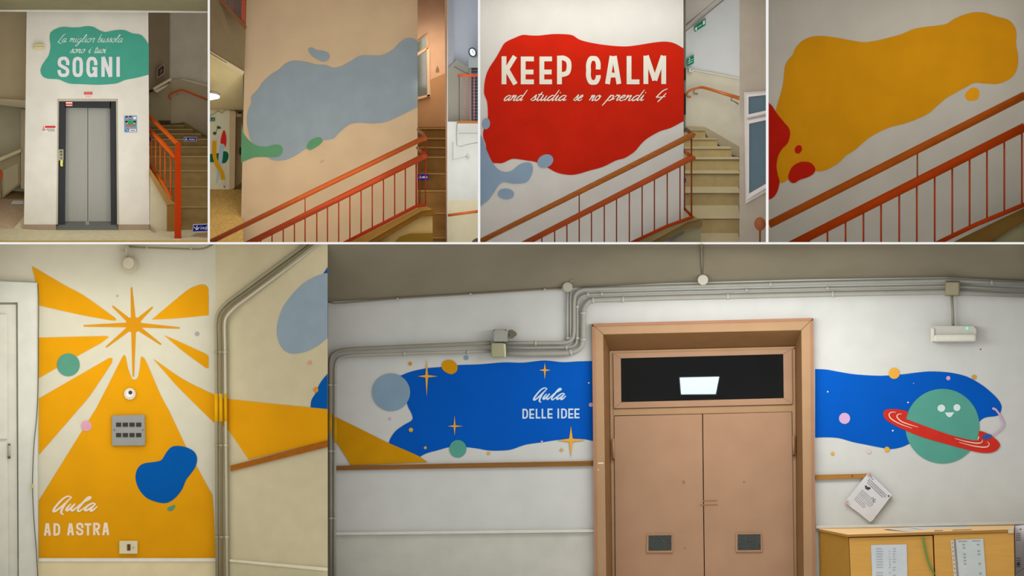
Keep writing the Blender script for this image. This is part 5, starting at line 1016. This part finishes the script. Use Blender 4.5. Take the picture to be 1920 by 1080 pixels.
t = thing('paper_sheet', 'white timetable sheet taped on the cabinet door nearest the entrance', 'paper', (1667, 1050, cf-.02))
G().prism([(1633, 1022), (1700, 1020.5), (1701.5, 1082), (1635.5, 1082)], cf-.012, .01).build('sheet', mat('sheet_blue_white', (214, 220, 222), E=.86, bump=0), t)
g = G()
for y in range(1028, 1082, 5):
    for a, b in ((1643, 1656), (1667, 1671), (1674, 1680)):
        if random.random() < .8: g.rect(a, y, b-random.random()*3, y+1.2, cf-.017, .004)
g.build('printed_table', mat('print_pale', (176, 182, 186), E=.84), t, kind='stuff')
t = thing('paper_sheet', 'white sheet in a punched plastic sleeve on the second cabinet door', 'paper', (1817, 1045, cf-.04))
G().prism([(1782, 1013), (1788, 1012), (1795, 1082), (1788.5, 1082)], cf-.032, .008).build('sleeve_strip', mat('sleeve_pale', (222, 208, 184), E=.86), t)
G().prism([(1788, 1012), (1792, 1012), (1798, 1082), (1794, 1082)], cf-.034, .008).build('sleeve_fold', mat('sleeve_grey', (150, 144, 138), E=.86), t)
G().prism([(1791, 1012), (1843.5, 1010), (1849, 1082), (1797, 1082)], cf-.032, .008).build('sheet', mat('sheet_green_white', (210, 216, 212), E=.86, bump=0), t)
g = G()
for y in range(1018, 1082, 8): g.disc(1785+(y-1013)*.09, y, 1, d=cf-.037, t=.003, n=8)
g.build('punch_hole', ink, t, kind='stuff')
g = G()
for k, y in enumerate(range(1020, 1082, 6)):
    for a in (1806, 1833):
        if random.random() < .75: g.rect(a+(y-1012)*.08-2, y, a+(y-1012)*.08+2.4, y+2.2, cf-.037, .003)
g.rect(1797, 1014, 1813, 1015.5, cf-.037, .003); g.rect(1823, 1013.4, 1838, 1014.8, cf-.037, .003)
g.build('printed_table', mat('print_mid', (158, 164, 162), E=.84), t, kind='stuff')
g = G(); p = smooth([(1731, 1007), (1733, 1022), (1738, 1045), (1744, 1062), (1752, 1077)], False, 6)
g.ribbon(p, [3.6]*len(p), cf-.05, .02); g.build('green_ribbon', mat('ribbon_green', (110, 152, 76), E=.84), **tag('green ribbon hanging from the top of the cabinet door', 'ribbon'))
t = thing('paper_stack', 'loose white papers lying flat on top of the oak cabinet', 'papers', (1730, 992, -.5))
dtp = lambda x, y: -.09-(y-987)*.055
G().prism([(1655, 991), (1705, 988), (1760, 991), (1748, 996.5), (1700, 997)], lambda x, y: dtp(x, y)-.08, .02).build('sheet', mat('sheet_cream', (226, 218, 200), E=.86), t)
G().prism([(1700, 988), (1818, 987), (1822, 992.5), (1790, 994.5), (1745, 996)], lambda x, y: dtp(x, y)-.11, .02).build('sheet', mat('sheet_cool', (216, 222, 226), E=.86), t)
g = G(); g.tube([(1752, 995.3, -.72), (1768, 995, -.72)], .9, 6); g.tube([(1786, 994.2, -.72), (1822, 993, -.72)], .7, 6); g.build('pen', mat('pen_dark', (60, 52, 50), E=.8), t)
t = thing('paper_notice', 'pale lilac notice on the wall behind the cabinet edge', 'notice', (1912, 1035, -.05))
G().prism([(1903, 986), (1922, 984), (1922, 1082), (1904, 1082)], -.09, .01).build('sheet', mat('lilac_paper', (206, 198, 198), E=.42), t)
g = G()
for y in list(range(1000, 1016, 4))+list(range(1046, 1066, 4)): g.rect(1905, y, 1914, y+1.2, -.095, .004)
g.disc(1913.5, 992, 2, 1.2, -.095, n=10); g.disc(1909.5, 1058, 3, d=-.095, n=10); g.build('printed_lines', mat('print_lilac', (140, 134, 140), E=.84), t, kind='stuff')
G().tube([(1904, 1076, -.93), (1922, 1064, -.93)], .9, 6).build('power_cord', MATS['wire_dark'], **tag('short dark cord crossing the lilac notice', 'cord'))
G().rect(1890, 992, 1901, 999.5, cf-.06, .02).build('clear_tape', mat('tape_pale', (222, 206, 186), E=.86), **tag('pale tape folded over the cabinet top corner', 'tape'))
